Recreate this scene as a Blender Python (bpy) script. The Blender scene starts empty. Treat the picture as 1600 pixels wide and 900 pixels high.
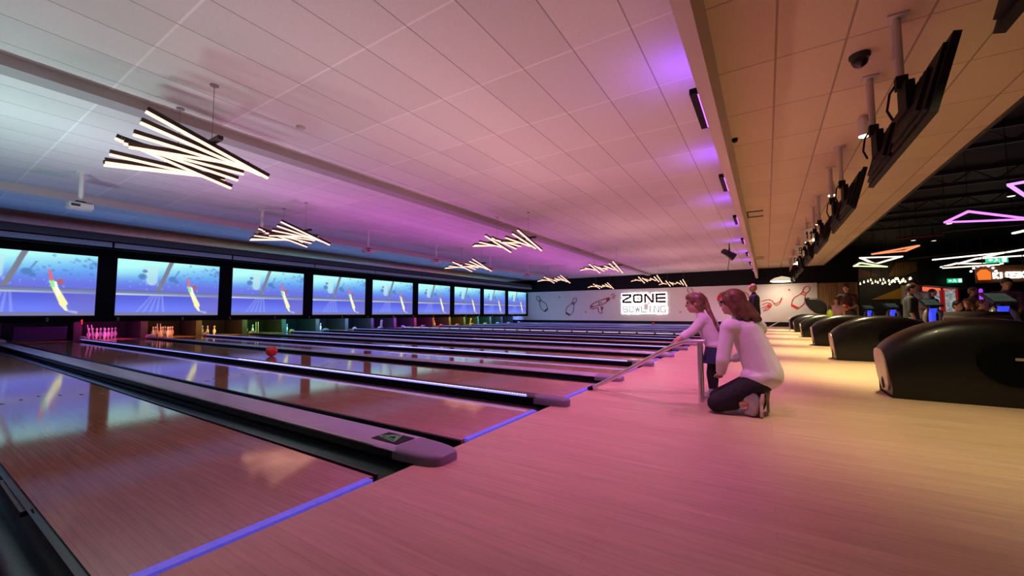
import bpy, bmesh, math, random
from mathutils import Vector, Matrix, Euler, Quaternion
random.seed(7)
PI = math.pi
S = bpy.context.scene
C = S.collection
# ------------------------------------------------------------------ camera
YAW, PITCH, ROLL, FPX, CAMH = 0.56625, 0.06348, -0.00137, 624.83, 0.8858
_f = Vector((math.cos(PITCH)*math.cos(YAW), math.cos(PITCH)*math.sin(YAW), math.sin(PITCH)))
_r0 = Vector((math.sin(YAW), -math.cos(YAW), 0)); _u0 = _r0.cross(_f)
_r = math.cos(ROLL)*_r0 + math.sin(ROLL)*_u0
_u = -math.sin(ROLL)*_r0 + math.cos(ROLL)*_u0
cd = bpy.data.cameras.new('camera'); cam = bpy.data.objects.new('camera', cd); C.objects.link(cam)
cd.sensor_width = 36; cd.lens = 36*FPX/1600; cd.clip_start = 0.05; cd.clip_end = 200
M = Matrix((_r, _u, -_f)).transposed().to_4x4(); M.translation = (0, 0, CAMH)
cam.matrix_world = M
S.camera = cam
EYE = Vector((0, 0, CAMH))
def at(px, py, ax, v):
    """where the sight line through a photo pixel meets the plane axis=v"""
    d = _r*((px-800)/FPX) - _u*((py-450)/FPX) + _f
    return EYE + d*((v-EYE[ax])/d[ax])

# ------------------------------------------------------------------ materials
MATS = {}
def srgb(c):
    return tuple((x/12.92 if x <= 0.04045 else ((x+0.055)/1.055)**2.4) for x in c)
def mat(name, col, rough=0.5, metal=0.0, emit=None, es=0.0, var=0.0, vscale=8.0, coat=0.0, bump=0.0, spec=0.5):
    if name in MATS: return MATS[name]
    m = bpy.data.materials.new(name); m.use_nodes = True
    nt = m.node_tree; b = nt.nodes['Principled BSDF']
    b.inputs['Roughness'].default_value = rough; b.inputs['Metallic'].default_value = metal
    b.inputs['Specular IOR Level'].default_value = spec
    b.inputs['Base Color'].default_value = (*col, 1)
    if coat: b.inputs['Coat Weight'].default_value = coat; b.inputs['Coat Roughness'].default_value = 0.06
    if var or bump:
        tc = nt.nodes.new('ShaderNodeTexCoord'); n = nt.nodes.new('ShaderNodeTexNoise')
        n.inputs['Scale'].default_value = vscale; n.inputs['Detail'].default_value = 4
        nt.links.new(tc.outputs['Object'], n.inputs['Vector'])
        if var:
            r = nt.nodes.new('ShaderNodeValToRGB')
            r.color_ramp.elements[0].position = 0.3; r.color_ramp.elements[1].position = 0.7
            r.color_ramp.elements[0].color = (*[c*(1-var) for c in col], 1)
            r.color_ramp.elements[1].color = (*[min(1, c*(1+var)) for c in col], 1)
            nt.links.new(n.outputs['Fac'], r.inputs['Fac']); nt.links.new(r.outputs['Color'], b.inputs['Base Color'])
        if bump:
            bp = nt.nodes.new('ShaderNodeBump'); bp.inputs['Strength'].default_value = bump; bp.inputs['Distance'].default_value = 0.01
            nt.links.new(n.outputs['Fac'], bp.inputs['Height']); nt.links.new(bp.outputs['Normal'], b.inputs['Normal'])
    if emit:
        b.inputs['Emission Color'].default_value = (*emit, 1); b.inputs['Emission Strength'].default_value = es
    MATS[name] = m
    return m
def nd(nt, kind, **kw):
    n = nt.nodes.new(kind)
    for k, v in kw.items():
        if k.startswith('_'): setattr(n, k[1:], v)
        else: n.inputs[k.replace('__', ' ')].default_value = v
    return n
def wood(name, c1, c2, cm, width, length, rough, grain=0.25, coat=0.0, spec=0.5):
    m = bpy.data.materials.new(name); m.use_nodes = True; nt = m.node_tree; b = nt.nodes['Principled BSDF']
    tc = nd(nt, 'ShaderNodeTexCoord')
    mp = nd(nt, 'ShaderNodeMapping'); mp.inputs['Rotation'].default_value = (0, 0, PI/2)
    nt.links.new(tc.outputs['Object'], mp.inputs['Vector'])
    br = nd(nt, 'ShaderNodeTexBrick'); br.offset = 0.37; br.inputs['Scale'].default_value = 1
    br.inputs['Brick Width'].default_value = length; br.inputs['Row Height'].default_value = width
    br.inputs['Mortar Size'].default_value = 0.0016; br.inputs['Mortar Smooth'].default_value = 0.5
    br.inputs['Color1'].default_value = (*c1, 1); br.inputs['Color2'].default_value = (*c2, 1); br.inputs['Mortar'].default_value = (*cm, 1)
    nt.links.new(mp.outputs['Vector'], br.inputs['Vector'])
    mp2 = nd(nt, 'ShaderNodeMapping'); mp2.inputs['Scale'].default_value = (40, 2.2, 1)
    nt.links.new(tc.outputs['Object'], mp2.inputs['Vector'])
    no = nd(nt, 'ShaderNodeTexNoise', Scale=1.0, Detail=5.0, Roughness=0.6); nt.links.new(mp2.outputs['Vector'], no.inputs['Vector'])
    no2 = nd(nt, 'ShaderNodeTexNoise', Scale=0.9, Detail=3.0); nt.links.new(tc.outputs['Object'], no2.inputs['Vector'])
    mr = nd(nt, 'ShaderNodeMapRange'); mr.inputs['From Min'].default_value = 0.3; mr.inputs['From Max'].default_value = 0.7
    mr.inputs['To Min'].default_value = 1-grain; mr.inputs['To Max'].default_value = 1+grain*0.4
    nt.links.new(no.outputs['Fac'], mr.inputs['Value'])
    mx = nd(nt, 'ShaderNodeMix', _data_type='RGBA', _blend_type='MULTIPLY'); mx.inputs['Factor'].default_value = 1
    nt.links.new(br.outputs['Color'], mx.inputs['A']); nt.links.new(mr.outputs['Result'], mx.inputs['B'])
    nt.links.new(mx.outputs['Result'], b.inputs['Base Color'])
    rr = nd(nt, 'ShaderNodeMapRange'); rr.inputs['To Min'].default_value = rough*0.75; rr.inputs['To Max'].default_value = rough*1.35
    nt.links.new(no2.outputs['Fac'], rr.inputs['Value']); nt.links.new(rr.outputs['Result'], b.inputs['Roughness'])
    b.inputs['Specular IOR Level'].default_value = spec
    if coat: b.inputs['Coat Weight'].default_value = coat; b.inputs['Coat Roughness'].default_value = 0.05
    MATS[name] = m
    return m
def tiles(name, col, dark, px, py, ox, oy, wx, wy, lightx, rough=0.85):
    """ceiling tiles with seams: px,py pitch; seams across X are lightx coloured, seams across Y dark"""
    m = bpy.data.materials.new(name); m.use_nodes = True; nt = m.node_tree; b = nt.nodes['Principled BSDF']
    b.inputs['Roughness'].default_value = rough; b.inputs['Specular IOR Level'].default_value = 0.2
    tc = nd(nt, 'ShaderNodeTexCoord'); sp = nd(nt, 'ShaderNodeSeparateXYZ'); nt.links.new(tc.outputs['Object'], sp.inputs['Vector'])
    def math_(op, a, v=None, c=None):
        n = nd(nt, 'ShaderNodeMath', _operation=op)
        for i, x in enumerate((a, v)):
            if x is None: continue
            if isinstance(x, (int, float)): n.inputs[i].default_value = x
            else: nt.links.new(x, n.inputs[i])
        return n.outputs[0]
    def seam(comp, p, o, w):
        t = math_('DIVIDE', math_('SUBTRACT', comp, o), p)
        fr = math_('ABSOLUTE', math_('SUBTRACT', math_('FRACT', math_('ADD', t, 0.5)), 0.5))
        return math_('LESS_THAN', fr, w/p/2), math_('FLOOR', t)
    sx, ix = seam(sp.outputs['X'], px, ox, wx)
    sy, iy = seam(sp.outputs['Y'], py, oy, wy)
    cb = nd(nt, 'ShaderNodeCombineXYZ'); nt.links.new(ix, cb.inputs['X']); nt.links.new(iy, cb.inputs['Y'])
    wn = nd(nt, 'ShaderNodeTexWhiteNoise', _noise_dimensions='3D'); nt.links.new(cb.outputs['Vector'], wn.inputs['Vector'])
    no = nd(nt, 'ShaderNodeTexNoise', Scale=45.0, Detail=6.0, Roughness=0.7); nt.links.new(tc.outputs['Object'], no.inputs['Vector'])
    mr = nd(nt, 'ShaderNodeMapRange'); mr.inputs['To Min'].default_value = 0.93; mr.inputs['To Max'].default_value = 1.04
    nt.links.new(wn.outputs['Value'], mr.inputs['Value'])
    mr2 = nd(nt, 'ShaderNodeMapRange'); mr2.inputs['To Min'].default_value = 0.86; mr2.inputs['To Max'].default_value = 1.12
    nt.links.new(no.outputs['Fac'], mr2.inputs['Value'])
    mu = math_('MULTIPLY', mr.outputs['Result'], mr2.outputs['Result'])
    base = nd(nt, 'ShaderNodeMix', _data_type='RGBA', _blend_type='MULTIPLY'); base.inputs['Factor'].default_value = 1
    base.inputs['A'].default_value = (*col, 1); nt.links.new(mu, base.inputs['B'])
    m1 = nd(nt, 'ShaderNodeMix', _data_type='RGBA'); nt.links.new(sx, m1.inputs['Factor']); nt.links.new(base.outputs['Result'], m1.inputs['A']); m1.inputs['B'].default_value = (*lightx, 1)
    m2 = nd(nt, 'ShaderNodeMix', _data_type='RGBA'); nt.links.new(sy, m2.inputs['Factor']); nt.links.new(m1.outputs['Result'], m2.inputs['A']); m2.inputs['B'].default_value = (*dark, 1)
    nt.links.new(m2.outputs['Result'], b.inputs['Base Color'])
    MATS[name] = m
    return m

BLACK = mat('black_paint', (0.005, 0.005, 0.006), 0.6, spec=0.2)
BLACKG = mat('black_gloss', (0.006, 0.006, 0.007), 0.28, coat=0.3)
GUT = mat('gutter_black', (0.012, 0.013, 0.015), 0.24)
COVER = mat('divider_grey', (0.33, 0.32, 0.36), 0.32, var=0.08, vscale=5)
DARKP = mat('dark_plastic', (0.03, 0.03, 0.034), 0.4)
GREYP = mat('grey_plastic', (0.32, 0.32, 0.33), 0.5)
WHITEP = mat('white_plastic', (0.75, 0.75, 0.74), 0.45)
STEEL = mat('brushed_steel', (0.72, 0.70, 0.69), 0.28, metal=0.9)
CHROME = mat('chrome', (0.8, 0.8, 0.8), 0.15, metal=1.0)
FLOORM = wood('approach_maple', (0.56, 0.40, 0.25), (0.49, 0.345, 0.21), (0.42, 0.29, 0.175), 0.062, 1.6, 0.33, 0.2)
LANEM = wood('lane_maple', (0.37, 0.22, 0.105), (0.33, 0.19, 0.088), (0.25, 0.125, 0.063), 0.027, 2.4, 0.075, 0.22, spec=0.75)
DECKM = wood('deck_maple', (0.55, 0.36, 0.18), (0.5, 0.32, 0.16), (0.3, 0.2, 0.1), 0.027, 2.4, 0.12, 0.15, spec=0.7)
CEILM = tiles('lane_ceiling_tiles', (0.70, 0.69, 0.69), (0.33, 0.32, 0.33), 1.27, 0.647, 1.47, 2.38, 0.024, 0.014, (0.82, 0.82, 0.82))
CEILR = tiles('seating_ceiling_tiles', (0.68, 0.57, 0.40), (0.34, 0.27, 0.2), 1.27, 0.643, 5.43, -0.19, 0.02, 0.022, (0.38, 0.30, 0.22))  # amber of the warm bounce light partly put into the tile colour
WALLW = mat('white_brick_paint', (0.74, 0.71, 0.68), 0.7, var=0.05, vscale=30)
CREAM = mat('cream_paint', (0.60, 0.55, 0.44), 0.7)
FOULM = mat('foul_line_blue', (0.10, 0.09, 0.55), 0.35, emit=(0.16, 0.13, 0.95), es=0.42, var=0.25, vscale=25)
def brickify(m, w=0.42, h=0.2, axis='yz'):
    nt = m.node_tree; b = nt.nodes['Principled BSDF']
    tc = nd(nt, 'ShaderNodeTexCoord'); sp = nd(nt, 'ShaderNodeSeparateXYZ'); cb = nd(nt, 'ShaderNodeCombineXYZ')
    nt.links.new(tc.outputs['Object'], sp.inputs['Vector']); nt.links.new(sp.outputs['Y'], cb.inputs['X']); nt.links.new(sp.outputs['Z'], cb.inputs['Y'])
    br = nd(nt, 'ShaderNodeTexBrick', Scale=1.0); br.inputs['Brick Width'].default_value = w; br.inputs['Row Height'].default_value = h; br.inputs['Mortar Size'].default_value = 0.008
    nt.links.new(cb.outputs['Vector'], br.inputs['Vector'])
    bp = nd(nt, 'ShaderNodeBump', Strength=0.5, Distance=0.01); bp.invert = True
    nt.links.new(br.outputs['Fac'], bp.inputs['Height']); nt.links.new(bp.outputs['Normal'], b.inputs['Normal'])
brickify(WALLW)

# ------------------------------------------------------------------ mesh helpers
class MB:
    def __init__(s): s.v = []; s.f = []; s.mi = []
    def add(s, vs, fs, mi=0):
        o = len(s.v); s.v += [tuple(v) for v in vs]; s.f += [tuple(i+o for i in f) for f in fs]; s.mi += [mi]*len(fs); return s
    def box(s, lo, hi, mi=0, M=None):
        x0, y0, z0 = lo; x1, y1, z1 = hi
        vs = [Vector(p) for p in ((x0,y0,z0),(x1,y0,z0),(x1,y1,z0),(x0,y1,z0),(x0,y0,z1),(x1,y0,z1),(x1,y1,z1),(x0,y1,z1))]
        if M: vs = [M @ v for v in vs]
        return s.add(vs, [(0,3,2,1),(4,5,6,7),(0,1,5,4),(1,2,6,5),(2,3,7,6),(3,0,4,7)], mi)
    def tube(s, p0, p1, r0, r1=None, n=12, mi=0, cap=True):
        p0, p1 = Vector(p0), Vector(p1); r1 = r0 if r1 is None else r1
        d = (p1-p0).normalized(); a = d.orthogonal().normalized(); b = d.cross(a)
        vs = []
        for p, r in ((p0, r0), (p1, r1)):
            for i in range(n):
                t = 2*PI*i/n; vs.append(p + (a*math.cos(t)+b*math.sin(t))*r)
        fs = [(i, (i+1) % n, n+(i+1) % n, n+i) for i in range(n)]
        if cap: fs += [tuple(range(n-1, -1, -1)), tuple(range(n, 2*n))]
        return s.add(vs, fs, mi)
    def path(s, pts, r, n=8, mi=0, closed=False):
        pts = [Vector(p) for p in pts]; m = len(pts); vs = []; up = None
        for i, p in enumerate(pts):
            q0 = pts[(i-1) % m] if closed or i > 0 else p; q1 = pts[(i+1) % m] if closed or i < m-1 else p
            d = (q1-q0).normalized()
            if up is None: a = d.orthogonal().normalized()
            else:
                a = up - d*up.dot(d)
                a = a.normalized() if a.length > 1e-5 else d.orthogonal().normalized()
            up = a; b = d.cross(a); rr = r[i] if isinstance(r, (list, tuple)) else r
            for k in range(n):
                t = 2*PI*k/n; vs.append(p + (a*math.cos(t)+b*math.sin(t))*rr)
        fs = []
        for i in range(m if closed else m-1):
            j = (i+1) % m
            fs += [(i*n+k, i*n+(k+1) % n, j*n+(k+1) % n, j*n+k) for k in range(n)]
        if not closed: fs += [tuple(range(n-1, -1, -1)), tuple((m-1)*n+k for k in range(n))]
        return s.add(vs, fs, mi)
    def lathe(s, prof, c=(0,0,0), n=16, mi=0, M=None):
        """prof: (z, r) from bottom to top"""
        vs = []; c = Vector(c)
        for z, r in prof:
            for i in range(n):
                t = 2*PI*i/n; v = Vector((r*math.cos(t), r*math.sin(t), z))
                vs.append((M @ v if M else v) + c)
        m = len(prof); fs = []
        for j in range(m-1): fs += [(j*n+i, j*n+(i+1) % n, (j+1)*n+(i+1) % n, (j+1)*n+i) for i in range(n)]
        fs += [tuple(range(n-1, -1, -1)), tuple((m-1)*n+i for i in range(n))]
        mis = mi if isinstance(mi, list) else [mi]*(m-1)
        o = len(s.v); s.v += [tuple(v) for v in vs]; s.f += [tuple(i+o for i in f) for f in fs]
        s.mi += [x for x in mis for _ in range(n)] + [mis[0], mis[-1]]
        return s
    def loft(s, rings, mi=0, cap=True):
        n = len(rings[0]); vs = [p for r in rings for p in r]; fs = []
        for j in range(len(rings)-1): fs += [(j*n+i, j*n+(i+1) % n, (j+1)*n+(i+1) % n, (j+1)*n+i) for i in range(n)]
        if cap: fs += [tuple(range(n-1, -1, -1)), tuple((len(rings)-1)*n+i for i in range(n))]
        return s.add(vs, fs, mi)
    def prism(s, poly, axis, a, b, mi=0):
        """extrude 2-D polygon along axis (0,1,2) from a to b"""
        def P(u, v, w): return {0: (w, u, v), 1: (u, w, v), 2: (u, v, w)}[axis]
        n = len(poly)
        return s.add([P(u, v, a) for u, v in poly]+[P(u, v, b) for u, v in poly],
                     [tuple(range(n-1, -1, -1)), tuple(range(n, 2*n))]+[(i, (i+1) % n, n+(i+1) % n, n+i) for i in range(n)], mi)
    def ball(s, c, r, n=20, mi=0):
        r = (r, r, r) if isinstance(r, (int, float)) else r
        prof = [(-math.cos(PI*k/n), math.sin(PI*k/n)) for k in range(n+1)]
        vs = []; c = Vector(c); m = n+1; q = n*2
        for z, w in prof:
            for i in range(q):
                t = 2*PI*i/q; vs.append(c + Vector((r[0]*max(w, 1e-4)*math.cos(t), r[1]*max(w, 1e-4)*math.sin(t), r[2]*z)))
        return s.add(vs, [(j*q+i, j*q+(i+1) % q, (j+1)*q+(i+1) % q, (j+1)*q+i) for j in range(m-1) for i in range(q)], mi)
    def mesh(s, name, mats, smooth=False, bevel=0):
        me = bpy.data.meshes.new(name); me.from_pydata(s.v, [], s.f)
        mats = mats if isinstance(mats, (list, tuple)) else [mats]
        for m in mats: me.materials.append(m)
        if len(mats) > 1: me.polygons.foreach_set('material_index', s.mi)
        bm = bmesh.new(); bm.from_mesh(me); bmesh.ops.recalc_face_normals(bm, faces=bm.faces); bm.to_mesh(me); bm.free()
        if smooth:
            me.polygons.foreach_set('use_smooth', [True]*len(me.polygons))
            me.set_sharp_from_angle(angle=math.radians(40))
        me.update()
        return me
    def obj(s, name, mats, parent=None, smooth=False, loc=None, bevel=0):
        o = bpy.data.objects.new(name, s.mesh(name, mats, smooth)); C.objects.link(o)
        if parent: o.parent = parent
        if loc: o.location = loc
        if bevel:
            md = o.modifiers.new('bevel', 'BEVEL'); md.width = bevel; md.segments = 2; md.limit_method = 'ANGLE'
        return o
def tag(o, label, cat, group=None):
    o['label'] = label; o['category'] = cat
    if group: o['group'] = group
    return o
def thing(name, loc, label, cat, group=None, rz=0.0):
    o = bpy.data.objects.new(name, None); C.objects.link(o); o.location = loc; o.rotation_euler = (0, 0, rz)
    o.empty_display_size = 0.1
    return tag(o, label, cat, group)
def struct(o): o['kind'] = 'structure'; return o
def dup(root, loc, label, group=None, rz=None):
    r = root.copy(); C.objects.link(r); r.location = loc; r['label'] = label
    if group: r['group'] = group
    if rz is not None: r.rotation_euler = (0, 0, rz)
    for ch in list(root.children):
        c = ch.copy(); C.objects.link(c); c.parent = r
        for g in list(ch.children):
            d = g.copy(); C.objects.link(d); d.parent = c
    return r
ORD = ['', 'first', 'second', 'third', 'fourth', 'fifth', 'sixth', 'seventh', 'eighth', 'ninth', 'tenth', 'eleventh', 'twelfth', 'thirteenth',
       'fourteenth', 'fifteenth', 'sixteenth', 'seventeenth', 'eighteenth', 'nineteenth', 'twentieth']

# ------------------------------------------------------------------ stroke lettering
GLYPH = {  # polylines in a 1 x 1 box
 'Z': [[(0,1),(1,1),(1,.78),(0,.22),(0,0),(1,0)]], 'O': [[(.12,0),(.88,0),(1,.15),(1,.85),(.88,1),(.12,1),(0,.85),(0,.15),(.12,0)]],
 'N': [[(0,0),(0,1),(.15,1),(.85,0),(1,0),(1,1)]], 'E': [[(1,1),(0,1),(0,0),(1,0)], [(0,.5),(1,.5)]],
 'B': [[(0,0),(0,1),(.85,1),(.95,.88),(.95,.62),(.85,.5),(0,.5)], [(.85,.5),(1,.38),(1,.12),(.9,0),(0,0)]],
 'W': [[(0,1),(.25,0),(.5,.9),(.75,0),(1,1)]], 'L': [[(0,1),(0,0),(1,0)]], 'I': [[(.5,0),(.5,1)]],
 'G': [[(1,.85),(.88,1),(.12,1),(0,.85),(0,.15),(.12,0),(1,0),(1,.5),(.5,.5)]],
 'K': [[(0,0),(0,1)], [(1,1),(.1,.5),(1,0)]], 'S': [[(1,1),(.1,1),(0,.9),(0,.6),(.1,.5),(.9,.5),(1,.4),(1,.1),(.9,0),(0,0)]],
 '1': [[(.2,.75),(.55,1),(.55,0)]], '2': [[(0,.8),(.15,1),(.85,1),(1,.8),(1,.6),(0,0),(1,0)]], '3': [[(0,1),(1,1),(1,0),(0,0)], [(.2,.5),(1,.5)]],
 '4': [[(.8,0),(.8,1),(0,.35),(1,.35)]], '5': [[(1,1),(0,1),(0,.55),(1,.55),(1,0),(0,0)]], '6': [[(1,1),(0,1),(0,0),(1,0),(1,.5),(0,.5)]],
 '7': [[(0,1),(1,1),(.35,0)]], '8': [[(0,0),(1,0),(1,1),(0,1),(0,0)], [(0,.5),(1,.5)]], '9': [[(1,.5),(0,.5),(0,1),(1,1),(1,0),(0,0)]],
 '0': [[(0,0),(1,0),(1,1),(0,1),(0,0)]],
}
def letter_mb(ch, w, h, th, r=None, depth=0.03, grow=0.0, on='yz', mirror=1, mb=None, off=(0, 0, 0)):
    """one glyph, bars of thickness th in its plane: u across, v up, extruded by depth along the normal"""
    mb = mb or MB()
    for pl in GLYPH[ch]:
        for (a, b) in zip(pl[:-1], pl[1:]):
            p, q = Vector((a[0]*w, a[1]*h)), Vector((b[0]*w, b[1]*h))
            d = (q-p); L = d.length; d.normalize(); n = Vector((-d.y, d.x)); t = th/2+grow
            p2, q2 = p-d*(th*0.45+grow), q+d*(th*0.45+grow)
            quad = [p2+n*t, p2-n*t, q2-n*t, q2+n*t]
            if on == 'yz':   # faces -X: u runs along -Y
                mb.prism([(off[1]-v.x*mirror, off[2]+v.y) for v in quad], 0, off[0]-depth, off[0])
            else:            # faces -Y: u along X
                mb.prism([(off[0]+v.x, off[2]+v.y) for v in quad], 1, off[1]-depth, off[1])
    return mb

# ================================================================== ROOM
WX, CZ = 31.3, 3.84            # far wall, ceiling height
YF = 1.84                      # foul line
XA, G1, G2, LW = 1.482, 0.75, 0.542, 1.054
YDECK = 19.3                   # end of the lane dividers, pins start behind
YM = 18.2                      # masking wall with the screens
lane_x = []                    # lane centres
x = XA-LW/2
for i in range(18):
    lane_x.append(x); x += LW+(G1 if i % 2 == 0 else G2)
div_x = [lane_x[0]-LW/2-G2/2]+[lane_x[i]+LW/2+(G1 if i % 2 == 0 else G2)/2 for i in range(18)]

mb = MB(); mb.box((-4, -16, -0.3), (WX+8, YF-0.06, 0)); struct(mb.obj('floor', FLOORM))
mb = MB(); mb.box((-4, YF-0.06, -0.3), (WX, 21.6, -0.11)); struct(mb.obj('floor.001', BLACK))
mb = MB(); mb.box((-4, 0.53, CZ), (WX, 21.6, CZ+0.1)); struct(mb.obj('ceiling', CEILM))
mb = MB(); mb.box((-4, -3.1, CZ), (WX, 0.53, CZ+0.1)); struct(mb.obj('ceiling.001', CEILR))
mb = MB(); mb.box((-4, -16, 4.9), (WX+8, -3.1, 5.0)); struct(mb.obj('ceiling.002', BLACK))
mb = MB(); mb.box((-4, -3.12, CZ-0.02), (WX, -3.06, 4.9)); struct(mb.obj('trim_1', mat('soffit_face', (0.05, 0.04, 0.035), 0.7)))
# downstand fin between lanes and seating, two ceiling beams
FIN = mat('fin_paint', (0.62, 0.55, 0.50), 0.6)
mb = MB(); mb.box((-4, 0.40, 3.2), (WX, 0.53, CZ)); struct(mb.obj('trim_2', FIN))
BEAM = mat('beam_dim', (0.40, 0.37, 0.38), 0.7)  # weaker light on this beam put into its darker grey
mb = MB(); mb.box((-4, 7.2, 3.70), (WX-0.6, 7.5, CZ)); struct(mb.obj('trim_3', BEAM))
mb = MB(); mb.box((-4, 14.3, 3.66), (WX, 14.5, CZ)); struct(mb.obj('trim_4', mat('beam_lit', (0.75, 0.7, 0.7), 0.7)))  # light on the beam faces put into the paler tone
# far wall: white brick, black band above, black base, white capping
mb = MB(); mb.box((WX, -2.70, -0.1), (WX+0.15, 21.6, 2.72)); struct(mb.obj('wall_far', WALLW))
mb = MB(); mb.box((WX-0.10, -3.1, 2.76), (WX+0.15, 21.6, CZ)); struct(mb.obj('wall_far_band', BLACK))
mb = MB(); mb.box((WX-0.16, -2.70, 2.70), (WX, 18.2, 2.77)); struct(mb.obj('trim_5', mat('white_trim', (0.75, 0.73, 0.72), 0.5)))
mb = MB(); mb.box((WX-0.08, -2.70, -0.1), (WX, 21.6, 0.30)); struct(mb.obj('baseboard_far', BLACK))
# timber slat panel and the dark hall beyond
SLAT = bpy.data.materials.new('slat_timber'); SLAT.use_nodes = True
_nt = SLAT.node_tree; _b = _nt.nodes['Principled BSDF']; _b.inputs['Roughness'].default_value = 0.55
_tc = nd(_nt, 'ShaderNodeTexCoord'); _mp = nd(_nt, 'ShaderNodeMapping'); _mp.inputs['Scale'].default_value = (1, 5.5, 0.12); _nt.links.new(_tc.outputs['Object'], _mp.inputs['Vector'])
_no = nd(_nt, 'ShaderNodeTexNoise', Scale=1.5, Detail=4.0); _nt.links.new(_mp.outputs['Vector'], _no.inputs['Vector'])
_rp = nd(_nt, 'ShaderNodeValToRGB'); _rp.color_ramp.elements[0].color = (0.20, 0.11, 0.035, 1); _rp.color_ramp.elements[1].color = (0.46, 0.29, 0.11, 1)
_rp.color_ramp.elements[0].position = 0.35; _rp.color_ramp.elements[1].position = 0.65
_nt.links.new(_no.outputs['Fac'], _rp.inputs['Fac']); _nt.links.new(_rp.outputs['Color'], _b.inputs['Base Color'])
mb = MB()
y = -2.70
while y > -4.55:
    mb.box((WX-0.04, y-0.105, 0), (WX+0.02, y, 2.74)); y -= 0.115
mb.box((WX+0.02, -4.56, 0), (WX+0.12, -2.70, 2.74))
struct(mb.obj('wall_timber', SLAT))
mb = MB(); mb.box((WX, -4.56, 2.74), (WX+0.15, -3.1, 4.9)); struct(mb.obj('wall_over_timber', BLACK))
mb = MB(); mb.box((WX, -4.70, 0), (WX+5, -4.56, 4.9)); struct(mb.obj('wall_return', BLACK))
HX = 36.0
mb = MB(); mb.box((HX, -16, 0), (HX+0.2, -4.6, 4.9)); struct(mb.obj('wall_hall', mat('hall_black', (0.012, 0.012, 0.014), 0.6)))
mb = MB(); mb.box((-4, 21.5, -0.3), (WX, 21.7, CZ+0.1)); struct(mb.obj('wall_pinside', BLACK))
mb = MB(); mb.box((-4.1, -16, -0.3), (-4, 21.6, 5)); struct(mb.obj('wall_near', mat('near_wall', (0.22, 0.2, 0.2), 0.8)))
mb = MB(); mb.box((-4, -16.1, 0), (HX, -16, 5)); struct(mb.obj('wall_seating', mat('seating_wall', (0.03, 0.028, 0.028), 0.8)))

# ================================================================== MASKING WALL + SCREENS
SP, S0 = 3.42, 3.90            # screen pitch, first divider
ZT, ZB = 2.76, 0.82
mb = MB()
mb.box((-4, YM, ZT), (WX, YM+0.12, 3.02)); mb.box((-4, YM, 0.64), (WX, YM+0.12, ZB-0.01))
edges = [S0+k*SP for k in range(-2, 9)]
for e in edges: mb.box((e-0.215, YM, ZB-0.02), (e+0.215, YM+0.12, ZT+0.01))
mb.box((edges[-1]+0.1, YM, 0.64), (WX, YM+0.12, 3.02))
mb.box((-4, YM+0.12, 2.98), (WX, 18.7, 3.02))
struct(mb.obj('wall_masking', mat('masking_black', (0.003, 0.003, 0.004), 0.6, spec=0.12)))
# curved valance above, pale lip under it
prof = [(18.05, 3.50), (17.86, 3.47), (17.72, 3.40), (17.63, 3.31), (17.60, 3.21), (17.64, 3.21), (17.68, 3.30), (17.76, 3.37), (17.9, 3.43), (18.05, 3.45)]
mb = MB(); mb.prism(prof, 0, -4, WX-0.3); struct(mb.obj('trim_6', mat('valance_brown', (0.13, 0.12, 0.125), 0.7), smooth=True))
mb = MB()
for k in range(-2, 9):
    a, b = S0+k*SP+0.03, S0+(k+1)*SP-0.03
    mb.box((max(a-0.0, -4), 17.72, 3.03), (min(b, WX-0.2), 17.76, 3.18))
struct(mb.obj('trim_7', mat('valance_lip', (0.55, 0.55, 0.62), 0.5)))
mb = MB(); mb.box((-4, 17.9, 2.99), (WX, 18.3, 3.03)); mb.box((-4, 18.1, 3.0), (WX, 18.2, 3.5)); mb.box((-4, 17.76, 3.04), (WX, 18.2, 3.07)); struct(mb.obj('trim_8', BLACK))

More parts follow.
